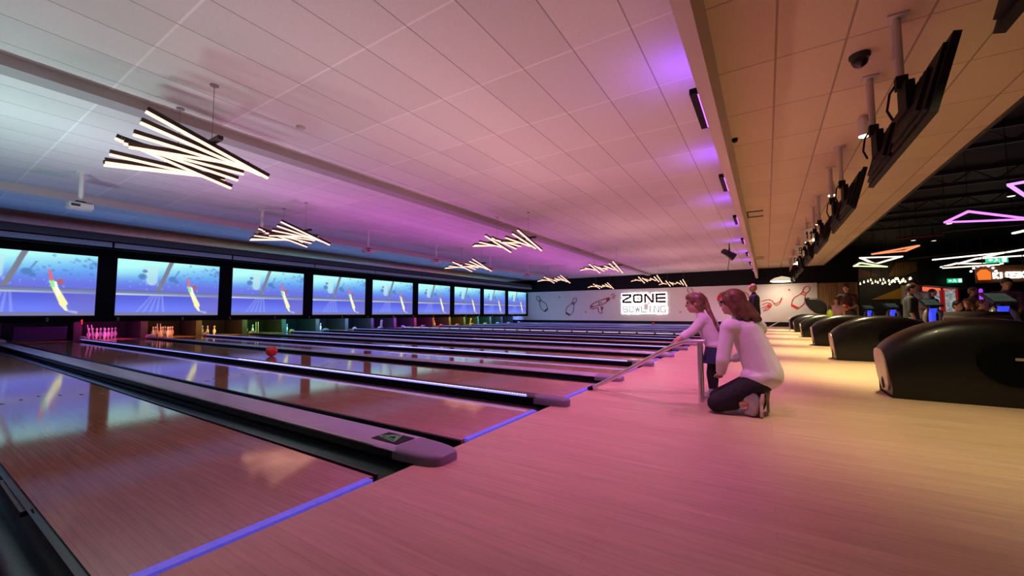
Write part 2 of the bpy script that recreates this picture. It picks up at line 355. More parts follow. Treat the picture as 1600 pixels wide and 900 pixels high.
def lerp(a, b, t): return tuple(x+(y-x)*t for x, y in zip(a, b))
def sstep(a, b, x):
    t = max(0, min(1, (x-a)/(b-a))); return t*t*(3-2*t)
def seg_d(px, py, a, b):
    ax, ay = a; bx, by = b; dx, dy = bx-ax, by-ay
    t = max(0, min(1, ((px-ax)*dx+(py-ay)*dy)/(dx*dx+dy*dy+1e-9)))
    return math.hypot(px-ax-t*dx, py-ay-t*dy), t
rs = random.Random(3)
SPECK = [(rs.uniform(.55, .98), rs.uniform(.04, .36), rs.uniform(.006, .016), -1) for _ in range(26)]+[(rs.uniform(.9, .99), rs.uniform(.05, .3), rs.uniform(.01, .02), -1) for _ in range(10)]
SPECK += [(rs.uniform(.1, .98), rs.uniform(.38, .56), rs.uniform(.004, .010), 1) for _ in range(30)]
def screen_rgb(u, v):
    """u 0..1 left to right, v 0..1 top to bottom: blue underwater lounge, display colours"""
    if v < 0.575:
        base = lerp((0.68, 1.0, 0.95), (0.33, 0.62, 0.93), sstep(0.0, 0.42, v+0.22*(u-0.4)))
        base = lerp(base, (0.34, 0.38, 0.86), sstep(0.25, 0.56, v+0.05*u))
        # pale bowl shaped rock between two dark tufts
        d, t = seg_d(u, v*0.65, (0.30, 0.08), (0.31, 0.24))
        w = 0.085 - 0.02*t
        if d < w and v > 0.1: base = lerp(base, (0.72, 0.90, 0.90), 0.75*sstep(w, w*0.6, d))
        for cx, cy, r in ((0.225, 0.30, 0.05), (0.245, 0.20, 0.03), (0.505, 0.32, 0.052), (0.545, 0.37, 0.03)):
            d = math.hypot(u-cx, (v-cy)*0.75)
            base = lerp(base, (0.22, 0.42, 0.68), 0.85*sstep(r, r*0.5, d))
        d, t = seg_d(u, v, (0.53, 0.27), (0.565, 0.16))
        base = lerp(base, (0.25, 0.45, 0.7), 0.8*sstep(0.012, 0.004, d))
        for sx, sy, r, sg in SPECK:
            d = math.hypot(u-sx, (v-sy)*0.65)
            if d < r: base = lerp(base, (0.25, 0.4, 0.75) if sg < 0 else (0.7, 0.8, 0.97), 0.4)
        # sloping grey column
        c = 0.49-0.235*v/1.0*0.9
        if abs(u-c) < 0.022: base = (0.42, 0.43, 0.50)
        if v > 0.545: base = lerp(base, (0.36, 0.37, 0.58), 0.8)
    elif v < 0.605: base = (0.40, 0.45, 0.62)
    elif v < 0.635: base = lerp((0.72, 0.80, 0.84), (0.45, 0.48, 0.75), u)
    elif v < 0.935:
        base = lerp((0.27, 0.30, 0.82), (0.36, 0.44, 0.95), sstep(0.63, 0.92, v))
        base = lerp(base, (0.40, 0.36, 0.72), 0.6*sstep(0.55, 1.0, u))
        for k in range(5):
            c = 0.33+0.02*k-(v-0.6)*(0.42-0.12*k)
            base = lerp(base, (0.62, 0.70, 0.98), 0.45*sstep(0.014, 0.004, abs(u-c)))
    else: base = (0.42, 0.42, 0.62)
    # plain abstract swoosh: red tip, white-yellow curved bar
    for a, b, r0, r1, col in (((.795, .915), (.855, .94), .012, .02, (.62, .62, .85)), ((.755, .80), (.785, .90), .032, .016, (.93, .93, .78)),
                              ((.675, .46), (.765, .80), .026, .042, (.97, .95, .66)), ((.67, .44), (.69, .52), .022, .028, (.55, .93, .55)),
                              ((.70, .47), (.725, .66), .012, .016, (.98, .99, .95)),
                              ((.655, .29), (.672, .43), .015, .019, (.86, .36, .42)), ((.73, .45), (.735, .46), .034, .036, (.66, .30, .36))):
        d, t = seg_d(u, v*0.65, (a[0], a[1]*0.65), (b[0], b[1]*0.65))
        r = (r0+(r1-r0)*t)*0.78
        if d < r: base = lerp(base, col, sstep(r, r*0.75, d))
    return lerp(base, (1, 1, 1), 0.10)
scr_m = bpy.data.materials.new('screen_picture'); scr_m.use_nodes = True
_nt = scr_m.node_tree; _b = _nt.nodes['Principled BSDF']
_b.inputs['Base Color'].default_value = (0.02, 0.02, 0.02, 1); _b.inputs['Roughness'].default_value = 0.6
_at = nd(_nt, 'ShaderNodeVertexColor'); _at.layer_name = 'picture'
_nt.links.new(_at.outputs['Color'], _b.inputs['Emission Color']); _b.inputs['Emission Strength'].default_value = 1.05
NU, NV = 150, 98
SW, SH = SP-0.43, ZT-ZB
vs = [(SW*i/NU, 0, -SH*j/NV) for j in range(NV+1) for i in range(NU+1)]
fs = [(j*(NU+1)+i, (j+1)*(NU+1)+i, (j+1)*(NU+1)+i+1, j*(NU+1)+i+1) for j in range(NV) for i in range(NU)]
sme = bpy.data.meshes.new('picture'); sme.from_pydata(vs, [], fs); sme.materials.append(scr_m)
ca = sme.color_attributes.new('picture', 'FLOAT_COLOR', 'POINT')
buf = []
for j in range(NV+1):
    for i in range(NU+1): buf += [*srgb(screen_rgb(i/NU, j/NV)), 1.0]
ca.data.foreach_set('color', buf)
sb_m = mat('screen_border', (0.03, 0.03, 0.035), 0.5)
mbb = MB()
for lo, hi in (((0, 0, -0.02), (SW, 0.03, 0)), ((0, 0, -SH), (SW, 0.03, -SH+0.02)), ((0, 0, -SH), (0.02, 0.03, 0)), ((SW-0.02, 0, -SH), (SW, 0.03, 0))): mbb.box(lo, hi)
bme = mbb.mesh('border', sb_m)
for k in range(-1, 9):
    n = k+1
    where = 'cut off by the photo edge' if k == 0 else 'last of the row beside the white wall' if k == 8 else f'{ORD[max(k, 0)+1]} counted from the cut-off one'
    t = thing('projection_screen', (S0+(k-1)*SP+0.215, YM+0.03, ZT), f'blue underwater projection screen, {where}', 'screen', 'projection screens above the pins')
    if k == -1:
        C.objects.unlink(t); bpy.data.objects.remove(t); continue
    o = bpy.data.objects.new('picture', sme); C.objects.link(o); o.parent = t; o.location = (0, 0, 0)
    o2 = bpy.data.objects.new('border', bme); C.objects.link(o2); o2.parent = t; o2.location = (0, -0.012, 0)
# lane numbers on the black strip under the screens
NUMM = mat('number_grey', (0.45, 0.45, 0.47), 0.5)
for i in range(17):
    mb = MB(); s = str(i+1)
    for q, ch in enumerate(s): letter_mb(ch, 0.045, 0.085, 0.014, depth=0.006, on='xz', mb=mb, off=(lane_x[i]-0.1*0+q*0.075-0.03*len(s)-(lane_x[i]*0.03), YM, 0.675))
    tag(mb.obj('lane_number_sign', NUMM), f'small grey number {s} on the black strip under the screens', 'number', 'lane numbers under the screens')
p = at(128, 503, 1, YM)
mb = MB(); letter_mb('1', 0.06, 0.12, 0.022, depth=0.01, on='xz', mb=mb, off=(p.x-0.03, YM, p.z-0.06))
tag(mb.obj('counter_sign', mat('red_led', (0.3, 0, 0), 0.4, emit=(1, 0.03, 0.02), es=1.6)), 'glowing red digit under the edge between first and second screens', 'indicator')

# ================================================================== LANES
SEQ = ['dim purple', 'dim magenta', 'magenta pink', 'orange', 'amber yellow', 'green', 'cyan', 'pale blue', 'blue', 'purple', 'violet', 'crimson pink', 'orange', 'yellow', 'lime green', 'teal', 'icy blue', 'deep blue']
COL = [(0.3, 0.05, 0.6), (0.5, 0.0, 0.25), (1, 0.04, 0.5), (1, 0.25, 0.02), (1, 0.48, 0.05), (0.35, 1, 0.15), (0.15, 0.9, 1), (0.35, 0.65, 1), (0.25, 0.4, 1), (0.4, 0.15, 1),
       (0.7, 0.1, 1), (1, 0.05, 0.3), (1, 0.3, 0.03), (1, 0.6, 0.06), (0.5, 1, 0.1), (0.1, 0.8, 0.9), (0.4, 0.65, 1), (0.15, 0.25, 1)]
bed = MB(); bed.box((-LW/2, 0, -0.10), (LW/2, YDECK-YF, 0)); bed_me = bed.mesh('lane_bed', LANEM)
dk = MB(); dk.box((-LW/2, YDECK-YF, -0.10), (LW/2, 21.2-YF, 0)); dk_me = dk.mesh('pin_deck', DECKM)
fl = MB(); fl.box((-LW/2+0.03, -0.036, -0.02), (LW/2-0.03, 0.014, 0.002)); fl_me = fl.mesh('foul_line', FOULM)
def gutter_me(wide, sgn):
    g = (G1-0.28)/2 if wide else (G2-0.17)/2
    led = 0.022; r = (g-led)/2
    pts = [(0, -0.012), (led, -0.016)]+[(led+r-r*math.cos(PI*k/10), -0.02-0.085*math.sin(PI*k/10)) for k in range(11)]
    top = pts; bot = [(a, -0.125) for a, b in pts][::-1]
    m = MB(); m.prism([(sgn*a, b) for a, b in top+bot], 1, 0.0, YDECK-YF)
    # thin rail along the lip
    m.box((min(sgn*led, sgn*(led+0.01)), 0.0, -0.02), (max(sgn*led, sgn*(led+0.01)), YDECK-YF-0.5, 0.004))
    return m.mesh('gutter', GUT, smooth=True)
gm = {(w, s): gutter_me(w, s) for w in (0, 1) for s in (-1, 1)}
ar = MB(); ar.prism([(-0.016, 0), (0.016, 0), (0, 0.13)], 2, 0.0003, 0.0012); ar_me = ar.mesh('arrow_mark', mat('arrow_dark', (0.06, 0.035, 0.025), 0.4))
for i in range(18):
    t = thing('bowling_lane', (lane_x[i], YF, 0), f'polished timber bowling lane, {ORD[i+1]} counted from the camera side, ending at {SEQ[i]} lit pins', 'bowling lane', 'bowling lanes')
    def part(name, me, loc=(0, 0, 0)):
        o = bpy.data.objects.new(name, me); C.objects.link(o); o.parent = t; o.location = loc; return o
    part('lane_bed', bed_me); part('pin_deck', dk_me); part('foul_line', fl_me)
    part('gutter', gm[(0 if i % 2 == 0 else 1, -1)], (-LW/2, 0, 0)); part('gutter', gm[(1 if i % 2 == 0 else 0, 1)], (LW/2, 0, 0))
    if i < 4:
        for k in range(-3, 4): part('arrow_mark', ar_me, (k*0.136, 6.62-0.13*abs(k)-YF, 0))

# ---------------------------------------------------------------- dividers
LED = mat('led_strip_violet', (0.2, 0.2, 0.4), 0.4, emit=(0.30, 0.27, 1.0), es=1.15)
LEDN = mat('led_strip_pearl', (0.3, 0.3, 0.5), 0.4, emit=(0.62, 0.56, 1.0), es=0.95)
def nose_rings(w, y0, y1, z, n=14):
    """rounded nose block from y0 (tip) to y1"""
    rings = []
    for k in range(9):
        t = k/8; y = y0+(y1-y0)*(1-math.cos(t*PI/2)); s = math.sin(0.18+t*(PI/2-0.18))**0.6
        hw = w/2*s; hz = z*(0.62+0.38*s)
        ring = []
        for a in range(n+1):
            th = PI*a/n
            cx = math.copysign(abs(math.cos(th))**0.45, math.cos(th)); cz = math.sin(th)**0.45
            ring.append((hw*cx, y, 0.002+hz*cz))
        ring = [(hw, y, 0.002)]+ring[1:-1]+[(-hw, y, 0.002)]
        rings.append(ring)
    return rings
def divider_meshes(wide):
    w = 0.28 if wide else 0.17; z = 0.062 if wide else 0.075
    L = YDECK-YF-0.5
    m = MB()
    zb = z-0.022
    prof = [(-w/2+0.006, zb), (-w/2, z-0.014), (-w/2+0.012, z-0.003), (-w/2+0.04, z), (w/2-0.04, z), (w/2-0.012, z-0.003), (w/2, z-0.014), (w/2-0.006, zb)]
    m.prism(prof, 1, 0.10, L)
    wb = MB(); wb.box((-w/2+0.02, 0.0, -0.12), (w/2-0.02, L, zb)); web = wb.mesh('web', GUT)
    cov = m.mesh('cover', COVER if wide else DARKP, smooth=True)
    n = MB(); n.loft(nose_rings(w*1.02, -0.22, 0.12, z+0.006)); nose = n.mesh('nose_cap', mat('nose_grey', (0.20, 0.19, 0.23), 0.45) if wide else mat('nose_dark', (0.16, 0.155, 0.18), 0.45), smooth=True)
    rl = MB()
    for s in (-1, 1): rl.tube((s*(w/2-0.008), 0.3, z-0.012), (s*(w/2-0.008), L, z-0.012), 0.008, n=8)
    rail = rl.mesh('edge_rail', mat('rail_metal', (0.45, 0.45, 0.47), 0.3, metal=0.7), smooth=True)
    e = MB(); e.ball((0, L+0.02, z+0.01), (w/2*1.05, 0.16, 0.085), n=10)
    end = e.mesh('end_cap', mat('end_grey', (0.25, 0.26, 0.29), 0.6), smooth=True)
    return w, z, cov, nose, rail, end, web
DW = divider_meshes(True); DN = divider_meshes(False)
st = MB()
Lled = YDECK-YF-0.5
st.box((-0.088, 0.20, 0.062), (-0.074, Lled-0.2, 0.079)); led_me = st.mesh('led_strip', LED)
dots = MB(); y = 0.21
while y < 6.2:
    dots.box((-0.086, y, 0.079), (-0.076, y+0.012, 0.083)); y += 0.03
dots_me = dots.mesh('led_dot_row', mat('led_dots', (0.5, 0.5, 0.6), 0.4, emit=(0.85, 0.82, 1.0), es=2.5))
ds = MB(); y = 0.62
while y < Lled-0.7:
    ds.box((-0.088, y, 0.045), (-0.07, y+0.66, 0.082)); y += 0.74
dash_me = ds.mesh('led_strip', LEDN)
tr = MB()
for k in range(12): tr.box((0.148, 1.0+k*0.06, 0.01), (0.185, 1.05+k*0.06, 0.022))
BUMP = MB(); BUMP.box((0.145, 1.02, 0.005), (0.185, 1.66, 0.028)); bump_dark_me = BUMP.mesh('bumper_motor', mat('bumper_dark', (0.05, 0.035, 0.04), 0.5)); bump_me = BUMP.mesh('bumper_motor', mat('bumper_tan', (0.55, 0.36, 0.30), 0.5))
for i, dx in enumerate(div_x):
    wide = i % 2 == 1
    w, z, cov, nose, rail, end, web = DW if wide else DN
    if i == 0: lab = 'glossy black lane divider beside the first lane at the photo corner'
    elif wide: lab = f'flat grey lane divider with rounded nose between {ORD[i]} and ' + (f'{ORD[i+1]} lanes' if i < 18 else 'far wall')
    else: lab = f'dark lane divider carrying a glowing violet strip after the {ORD[i]} lane'
    if i == 1: lab = 'flat grey lane divider bearing a triangle label on its nose, between first and second lanes'
    t = thing('lane_divider', (dx, YF, 0), lab, 'lane divider', 'lane dividers')
    def part(name, me, loc=(0, 0, 0), lab=None):
        o = bpy.data.objects.new(name, me); C.objects.link(o); o.parent = t; o.location = loc
        if lab: o['label'] = lab
        return o
    part('cover', cov); part('web', web, lab='black side web under the cover'); part('nose_cap', nose)
    part('edge_rail', rail)
    part('end_cap', end)
    if wide:
        if i == 1: part('bumper_motor', bump_me)
    else:
        if i == 10: part('led_strip', dash_me, lab='violet light strip broken into short dashes')
        else:
            if i == 0: part('bumper_motor', bump_dark_me, (0.078, 0, -0.03))
            part('led_strip', led_me, lab='glowing violet light strip')
            if i < 8: part('led_dot_row', dots_me)
    if i == 1:
        m = MB(); zz = z+0.004
        m.prism([(-0.075, 0.15), (0.075, 0.15), (0.075, 0.40), (-0.075, 0.40)], 2, z-0.001, zz)
        s = m.obj('label_plate', mat('label_black', (0.006, 0.008, 0.008), 0.6, spec=0.2), t); s['label'] = 'black label plate with a green triangle emblem'
        m = MB()
        tri = [(-0.062, 0.20), (0.062, 0.26), (-0.02, 0.385)]
        for a, b in zip(tri, tri[1:]+tri[:1]): m.path([(a[0], a[1], zz+0.001), (b[0], b[1], zz+0.001)], 0.0055, n=6)
        tri2 = [(-0.03, 0.23), (0.035, 0.265), (-0.012, 0.335)]
        for a, b in zip(tri2, tri2[1:]+tri2[:1]): m.path([(a[0], a[1], zz+0.001), (b[0], b[1], zz+0.001)], 0.006, n=6)
        m.obj('triangle_emblem', mat('emblem_green', (0.14, 0.55, 0.18), 0.5), s)

# ---------------------------------------------------------------- pin decks
PINW = mat('pin_white', (0.85, 0.84, 0.82), 0.25); PINR = mat('pin_red', (0.5, 0.02, 0.02), 0.3)
pp = [(0, .026), (.02, .0292), (.06, .041), (.09, .053), (.114, .0605), (.15, .058), (.19, .045), (.225, .030), (.254, .0235), (.266, .0238), (.28, .0252), (.30, .0288), (.325, .0323), (.35, .030), (.368, .021), (.378, .010), (.381, .001)]
pm = MB(); pm.lathe(pp, n=18, mi=[0]*8+[1]+[0]+[1]+[0]*5); pin_me = pm.mesh('bowling_pin', [PINW, PINR], smooth=True)
LAY = [(0, 0), (-1, 1), (1, 1), (-2, 2), (0, 2), (2, 2), (-3, 3), (-1, 3), (1, 3), (3, 3)]
STAND = {2: [3, 1, 4, 2, 5, 7, 8, 9, 0], 3: [6, 3, 1, 4, 7, 0, 2, 5, 8], 4: [6, 3, 1, 7, 0], 5: [6, 3, 1], 6: [6, 3, 1, 7], 7: [6, 1, 3], 8: [6, 3, 1], 9: [3, 6], 10: [3, 1, 6], 11: [6, 1], 12: [3, 6, 1, 4, 0], 13: [6, 3, 1, 7], 14: [6, 3, 1], 15: [3, 6], 16: [6, 3, 1, 4], 17: [6, 3]}
YP = YF+18.35
KICK = mat('kickback_panel', (0.022, 0.022, 0.024), 0.5, spec=0.2)
for i in range(18):
    for k in STAND.get(i, []):
        a, b = LAY[k]
        o = bpy.data.objects.new('bowling_pin', pin_me); C.objects.link(o); o.location = (lane_x[i]+a*0.1524, YP+b*0.264, 0.0)
        tag(o, f'white bowling pin in {SEQ[i]} light on the {ORD[i+1]} lane deck', 'bowling pin', f'bowling pins on the {ORD[i+1]} lane')
    # side panel (towards the next lane)
    mb = MB(); xx = div_x[i+1]
    mb.prism([(YDECK+0.2, 0), (21.2, 0), (21.2, 0.64), (YDECK+0.25, 0.64)], 0, xx-0.10, xx+0.10)
    hb = (G1 if i % 2 == 0 else G2)/2-0.01; mb.prism([(YDECK+0.2, -0.1), (21.2, -0.1), (21.2, 0), (YDECK+0.2, 0)], 0, xx-hb, xx+hb)
    o = mb.obj('pin_deck_divider', KICK); tag(o, f'dark partition panel beside the {ORD[i+1]} lane pin deck', 'partition', 'partitions between the pin decks')
mb = MB(); mb.box((-4, 21.25, -0.1), (WX, 21.4, 0.7)); struct(mb.obj('wall_pit_curtain', BLACK))
# lowered sweep bar on the second lane, leaning sweep arms
mb = MB(); mb.box((lane_x[1]-0.56, 19.55, 0.06), (lane_x[1]+0.56, 19.63, 0.46)); mb.box((lane_x[1]-0.56, 19.52, 0.46), (lane_x[1]+0.56, 19.60, 0.48))
tag(mb.obj('sweep_bar', mat('sweep_purple', (0.012, 0.010, 0.04), 0.5, spec=0.2)), 'dark lowered sweep bar across the second lane pin deck', 'sweep bar')
for i in (2, 3, 5, 9, 14):
    m = MB(); xx = lane_x[i]-0.62
    for q in (0, 0.09): m.tube((xx+q+0.06, 19.25, 0.02), (xx+q-0.05, 19.05, 0.52), 0.014, n=8)
    tag(m.obj('pin_sweep', mat('sweep_metal', (0.5, 0.48, 0.45), 0.4)), f'pair of slanted metal sweep arms beside the {ORD[i+1]} lane pins', 'sweep arm', 'sweep arms')

# ---------------------------------------------------------------- ball on the third lane
def bowling_ball(loc, col, name, label, r=0.108):
    m = MB(); m.ball((0, 0, 0), r, n=20)
    o = m.obj('bowling_ball', mat(name, col, 0.12, coat=0.6), smooth=True, loc=loc)
    h = MB()
    for ax, ay in ((0.1, 0.8), (0.32, 0.72), (0.2, 0.45)):
        d = Vector((-math.cos(ax)*math.cos(ay)*0.8, -math.sin(ax), math.sin(ay))).normalized()
        h.tube(d*(r*0.96), d*(r*1.002), 0.011, n=12)
    h.obj('finger_hole', BLACK, o)
    return tag(o, label, 'bowling ball')
pb = at(424, 557, 2, 0)
bowling_ball((pb.x, pb.y, 0.108), (0.75, 0.02, 0.03), 'ball_red', 'glossy red bowling ball rolling down the third lane')
p = at(1015, 505.5, 1, 3.5)
bowling_ball((lane_x[17]-0.2, 6.9, 0.108), (0.7, 0.03, 0.05), 'ball_red2', 'small distant red bowling ball below the lit sign on the last lane')

# ================================================================== CEILING THINGS
# pendant clusters of light sticks: (offset along Y, drop of the far end)
BARS = [(.79, -.21), (.69, -.16), (.55, -.02), (.30, .31), (.10, .13), (-.07, .0), (-.23, -.18), (-.41, .06), (-.60, .23), (-.81, .40)]
GLOW = mat('stick_glow', (0.8, 0.6, 0.5), 0.5, emit=(1.0, 0.52, 0.35), es=2.1)
STICK = mat('stick_black', (0.016, 0.010, 0.008), 0.5)
def stick_box(m, a, b, z0, z1, w):
    a, b = Vector(a), Vector(b); d = (b-a).normalized(); n = d.cross(Vector((0, 0, 1))).normalized(); u = n.cross(d)
    q = [p+n*sx*w/2+u*z for p in (a, b) for sx, z in ((-1, z0), (1, z0), (1, z1), (-1, z1))]
    m.add(q, [(0, 1, 2, 3), (7, 6, 5, 4), (0, 4, 5, 1), (1, 5, 6, 2), (2, 6, 7, 3), (3, 7, 4, 0)])
stick_me, glow_me = [], []
for k, (y, dz) in enumerate(BARS):
    a = (-0.66, y+0.05*(1 if k % 2 else -1)*0.4, dz/2); b = (0.66, y-0.02, -dz/2)
    m = MB(); stick_box(m, a, b, 0.0, 0.052, 0.042); stick_me.append(m.mesh('stick', STICK))
    m = MB(); stick_box(m, a, b, -0.026, -0.0005, 0.040); glow_me.append(m.mesh('glowing_strip', GLOW))
m = MB(); m.box((-0.03, -1.0, 0.06), (0.03, 0.86, 0.11)); spine_me = m.mesh('spine', STICK)
m = MB(); m.tube((0, 0, 0.10), (0, 0, 0.84), 0.004, n=6); m.lathe([(0.828, 0.05), (0.84, 0.05)], n=14); wire_me = m.mesh('hanging_wire', mat('wire_grey', (0.25, 0.25, 0.26), 0.5))
ZP = 3.0
def pendant(px, py, label):
    p = at(px, py, 2, ZP)
    if p.x > 29.9: p = at(px, py, 0, 29.9)
    x0 = p.x
    t = thing('stick_pendant_light', (x0, p.y, ZP), label, 'pendant light', 'light stick clusters over the lanes')
    for a, b in zip(stick_me, glow_me):
        o = bpy.data.objects.new('stick', a); C.objects.link(o); o.parent = t
        g = bpy.data.objects.new('glowing_strip', b); C.objects.link(g); g.parent = o; g['label'] = 'warm glowing underside of the stick'
    o = bpy.data.objects.new('spine', spine_me); C.objects.link(o); o.parent = t
    for y in (-0.75, 0.35):
        o = bpy.data.objects.new('hanging_wire', wire_me); C.objects.link(o); o.parent = t; o.location = (0, y, 0)
    return t
PEND = [(293, 251, 'largest hanging cluster of crossed glowing sticks'),
        (792, 380, 'cluster of crossed glowing sticks mid-ceiling, second in the row over the approach side'),
        (939, 419, 'cluster of glowing sticks above the ray gun drawing, third in the approach side row'),
        (1010, 437, 'small distant cluster of glowing sticks over the lit letters'),
        (1051, 449, 'tiniest cluster of glowing sticks, just above the girl'),
        (453, 370, 'cluster of crossed glowing sticks above the third screen, first in the screen side row'),
        (731, 416, 'cluster of glowing sticks above the seventh screen, second in the screen side row'),
        (865, 437, 'cluster of glowing sticks by the end of the screen row, third there'),
        (938, 448, 'small distant cluster of glowing sticks against the black band, fourth in the screen side row')]
for px, py, lab in PEND: pendant(px, py, lab)

# projectors
PJ = [(126, 271), (410, 327), (576, 361), (688, 382), (768, 400), (826, 412)]
pole = MB(); pole.tube((0, 0, -0.62), (0, 0, 0), 0.042, n=14); pole.box((-0.10, -0.10, -0.02), (0.10, 0.10, 0))
pole_me = pole.mesh('pole', WHITEP, smooth=True)
b = MB()
pr = [(x*.68, y*.8) for x, y in [(-0.26, -0.17), (0.26, -0.17), (0.29, -0.05), (0.29, 0.12), (0.24, 0.18), (-0.24, 0.18), (-0.29, 0.12), (-0.29, -0.05)]]
b.prism(pr, 2, -0.77, -0.68); b.prism([(x*.9, y*.9) for x, y in pr], 2, -0.79, -0.77); b.prism([(x*.92, y*.92) for x, y in pr], 2, -0.68, -0.665)
body_me = b.mesh('body', mat('projector_white', (0.6, 0.6, 0.6), 0.4))
l = MB(); l.tube((0.08, 0.12, -0.725), (0.08, 0.175, -0.725), 0.042, 0.038, n=18); l.box((-0.15, -0.142, -0.75), (-0.02, -0.132, -0.70)); lens_me = l.mesh('lens', BLACKG)
c = MB(); c.box((-0.07, -0.07, -0.665), (0.07, 0.07, -0.62)); c.box((-0.02, -0.10, -0.66), (0.15, 0.05, -0.645)); clamp_me = c.mesh('clamp', DARKP)
for k, (px, py) in enumerate(PJ):
    p = at(px, py, 2, CZ); yy = 11.95
    t = thing('hanging_projector', (p.x, yy, CZ), f'white ceiling projector on a pole facing the screens, {ORD[k+1]} in the row from the camera', 'projector', 'ceiling projectors')
    for n_, me in (('pole', pole_me), ('body', body_me), ('lens', lens_me), ('clamp', clamp_me)):
        o = bpy.data.objects.new(n_, me); C.objects.link(o); o.parent = t

# violet bars on the lane side of the fin
VB = mat('violet_bar', (0.1, 0.05, 0.3), 0.4, emit=(0.32, 0.06, 1.0), es=6)
FB = []
for k, x0 in enumerate((4.5, 7.6, 11.0, 14.5, 18.0, 21.5, 25.0)):
    t = thing('mounted_wash_light', (x0, 0.53, 3.24), f'slim violet wash light bar on the lane side of the downstand, {ORD[k+1]} from the camera', 'wash light', 'violet wash lights')
    m = MB(); m.box((0, 0, -0.03), (0.95, 0.085, 0.03)); m.obj('housing', BLACK, t)
    m = MB(); m.box((0.03, 0.03, 0.031), (0.92, 0.07, 0.036)); m.box((0.03, 0.0, -0.036), (0.92, 0.010, -0.031)); m.obj('lamp_strip', VB, t)
    FB.append(x0)
# black stage spot hanging near the fin
p = at(1140, 398, 1, 1.25)
t = thing('stage_spotlight', p, 'black stage spotlight hanging under the pink ceiling near the far wall', 'spotlight')
d = Vector((0.25, -0.8, -0.55)).normalized()
m = MB(); m.tube(-d*0.28, d*0.22, 0.13, 0.17, n=18); m.tube(-d*0.36, -d*0.28, 0.07, 0.13, n=18); m.obj('can', BLACKG, t, smooth=True)
m = MB(); m.path([(-0.2, 0, 0), (-0.2, 0.0, 0.3), (0.2, 0, 0.3), (0.2, 0, 0)], 0.02); m.tube((0, 0, 0.3), (0, 0, CZ-p.z), 0.02); m.tube((0.1, 0, 0), (0.05, 0.1, -0.7), 0.012); m.obj('bracket', BLACK, t)

# vents, detectors, dome camera
m = MB()
for k in range(2): m.box((13.4+k*0.75, -0.02, CZ-0.012), (13.52+k*0.75, 0.40, CZ-0.001))
m.box((13.52, 0.36, CZ-0.01), (14.15, 0.395, CZ-0.001))
tag(m.obj('slot_vent', BLACK), 'black double slot vent in the amber ceiling beside the downstand, closer to camera', 'vent', None)
m = MB()
for k in range(2): m.box((24.6+k*0.8, 0.02, CZ-0.012), (24.8+k*0.8, 0.39, CZ-0.001))
tag(m.obj('slot_vent', BLACK), 'small far black slot vent in the amber ceiling near the far wall', 'vent')
for k, (px, py, lab) in enumerate(((470, 198, 'round smoke detector on the ceiling up past the biggest light cluster'), (298, 340, 'small round detector on the ceiling under the biggest light cluster'), (783, 356, 'tiny round detector on the magenta ceiling above the second light cluster'), (1030, 438, 'tiny round detector far down the ceiling'))):
    p = at(px, py, 2, CZ)
    if p.x > WX-0.5 or p.y > 17: continue
    m = MB(); m.lathe([(-0.05, 0.03), (-0.045, 0.05), (-0.02, 0.065), (0, 0.07)], n=18); o = m.obj('smoke_detector', mat('detector_grey', (0.55, 0.5, 0.5), 0.5), smooth=True, loc=(p.x, p.y, CZ)); tag(o, lab, 'smoke detector')
p = at(1343, 86, 2, CZ)
t = thing('mounted_dome_camera', (p.x, p.y, CZ), 'black dome security camera on the amber ceiling', 'camera')
m = MB(); m.lathe([(-0.05, 0.085), (-0.03, 0.1), (0, 0.1)], n=20); m.obj('base', DARKP, t, smooth=True)
m = MB(); m.lathe([(-0.15, 0.005), (-0.145, 0.03), (-0.12, 0.062), (-0.08, 0.08), (-0.05, 0.083)], n=20); m.obj('dome', BLACKG, t, smooth=True)
p = at(1148, 217, 2, CZ)
t = thing('mounted_sensor', (p.x, p.y, CZ), 'small black half-round sensor on the amber ceiling beside the downstand', 'sensor')
m = MB(); m.lathe([(-0.07, 0.005), (-0.05, 0.04), (0, 0.05)], n=14); m.obj('cap', BLACK, t, smooth=True)

# cylinder downlights along the screens row
DLX = [4.15, 7.78, 11.38, 14.95, 18.5, 22.0, 25.2]
cyl = MB(); cyl.lathe([(-0.30, 0.066), (-0.30, 0.072), (-0.06, 0.072), (-0.055, 0.06), (0, 0.05)], n=20); cyl_me = cyl.mesh('body', WHITEP, smooth=True)
bl = MB(); bl.lathe([(-0.312, 0.06), (-0.302, 0.064)], n=20); bulb_me = bl.mesh('lamp', mat('downlight_glow', (1, 0.9, 0.7), 0.4, emit=(1.0, 0.80, 0.52), es=12))
for k, x0 in enumerate(DLX):
    if k == 0: continue
    t = thing('cylinder_downlight', (x0, -1.33, CZ), f'white cylinder downlight on the amber ceiling, {ORD[k]} counted from the camera', 'downlight', 'cylinder downlights')
    for n_, me in (('body', cyl_me), ('lamp', bulb_me)):
        o = bpy.data.objects.new(n_, me); C.objects.link(o); o.parent = t
# dome pendant near the far wall
p = at(1222, 437, 0, 28.5)
t = thing('dome_pendant', (p.x, p.y, p.z), 'wide white dome pendant lamp lighting the far wall drawing', 'pendant light')
m = MB(); m.lathe([(-0.10, 0.62), (-0.08, 0.62), (0.0, 0.56), (0.12, 0.36), (0.18, 0.1), (0.2, 0.05)], n=28); m.obj('shade', mat('dome_white', (0.8, 0.78, 0.7), 0.5, emit=(1, 0.85, 0.6), es=0.6), t, smooth=True)
m = MB(); m.lathe([(-0.13, 0.5), (-0.105, 0.58)], n=28); m.obj('diffuser', mat('dome_glow', (1, 0.9, 0.7), 0.5, emit=(1, 0.88, 0.62), es=4), t)
m = MB(); m.tube((0, 0, 0.2), (0, 0, CZ-p.z), 0.012, n=6); m.obj('cord', BLACK, t)

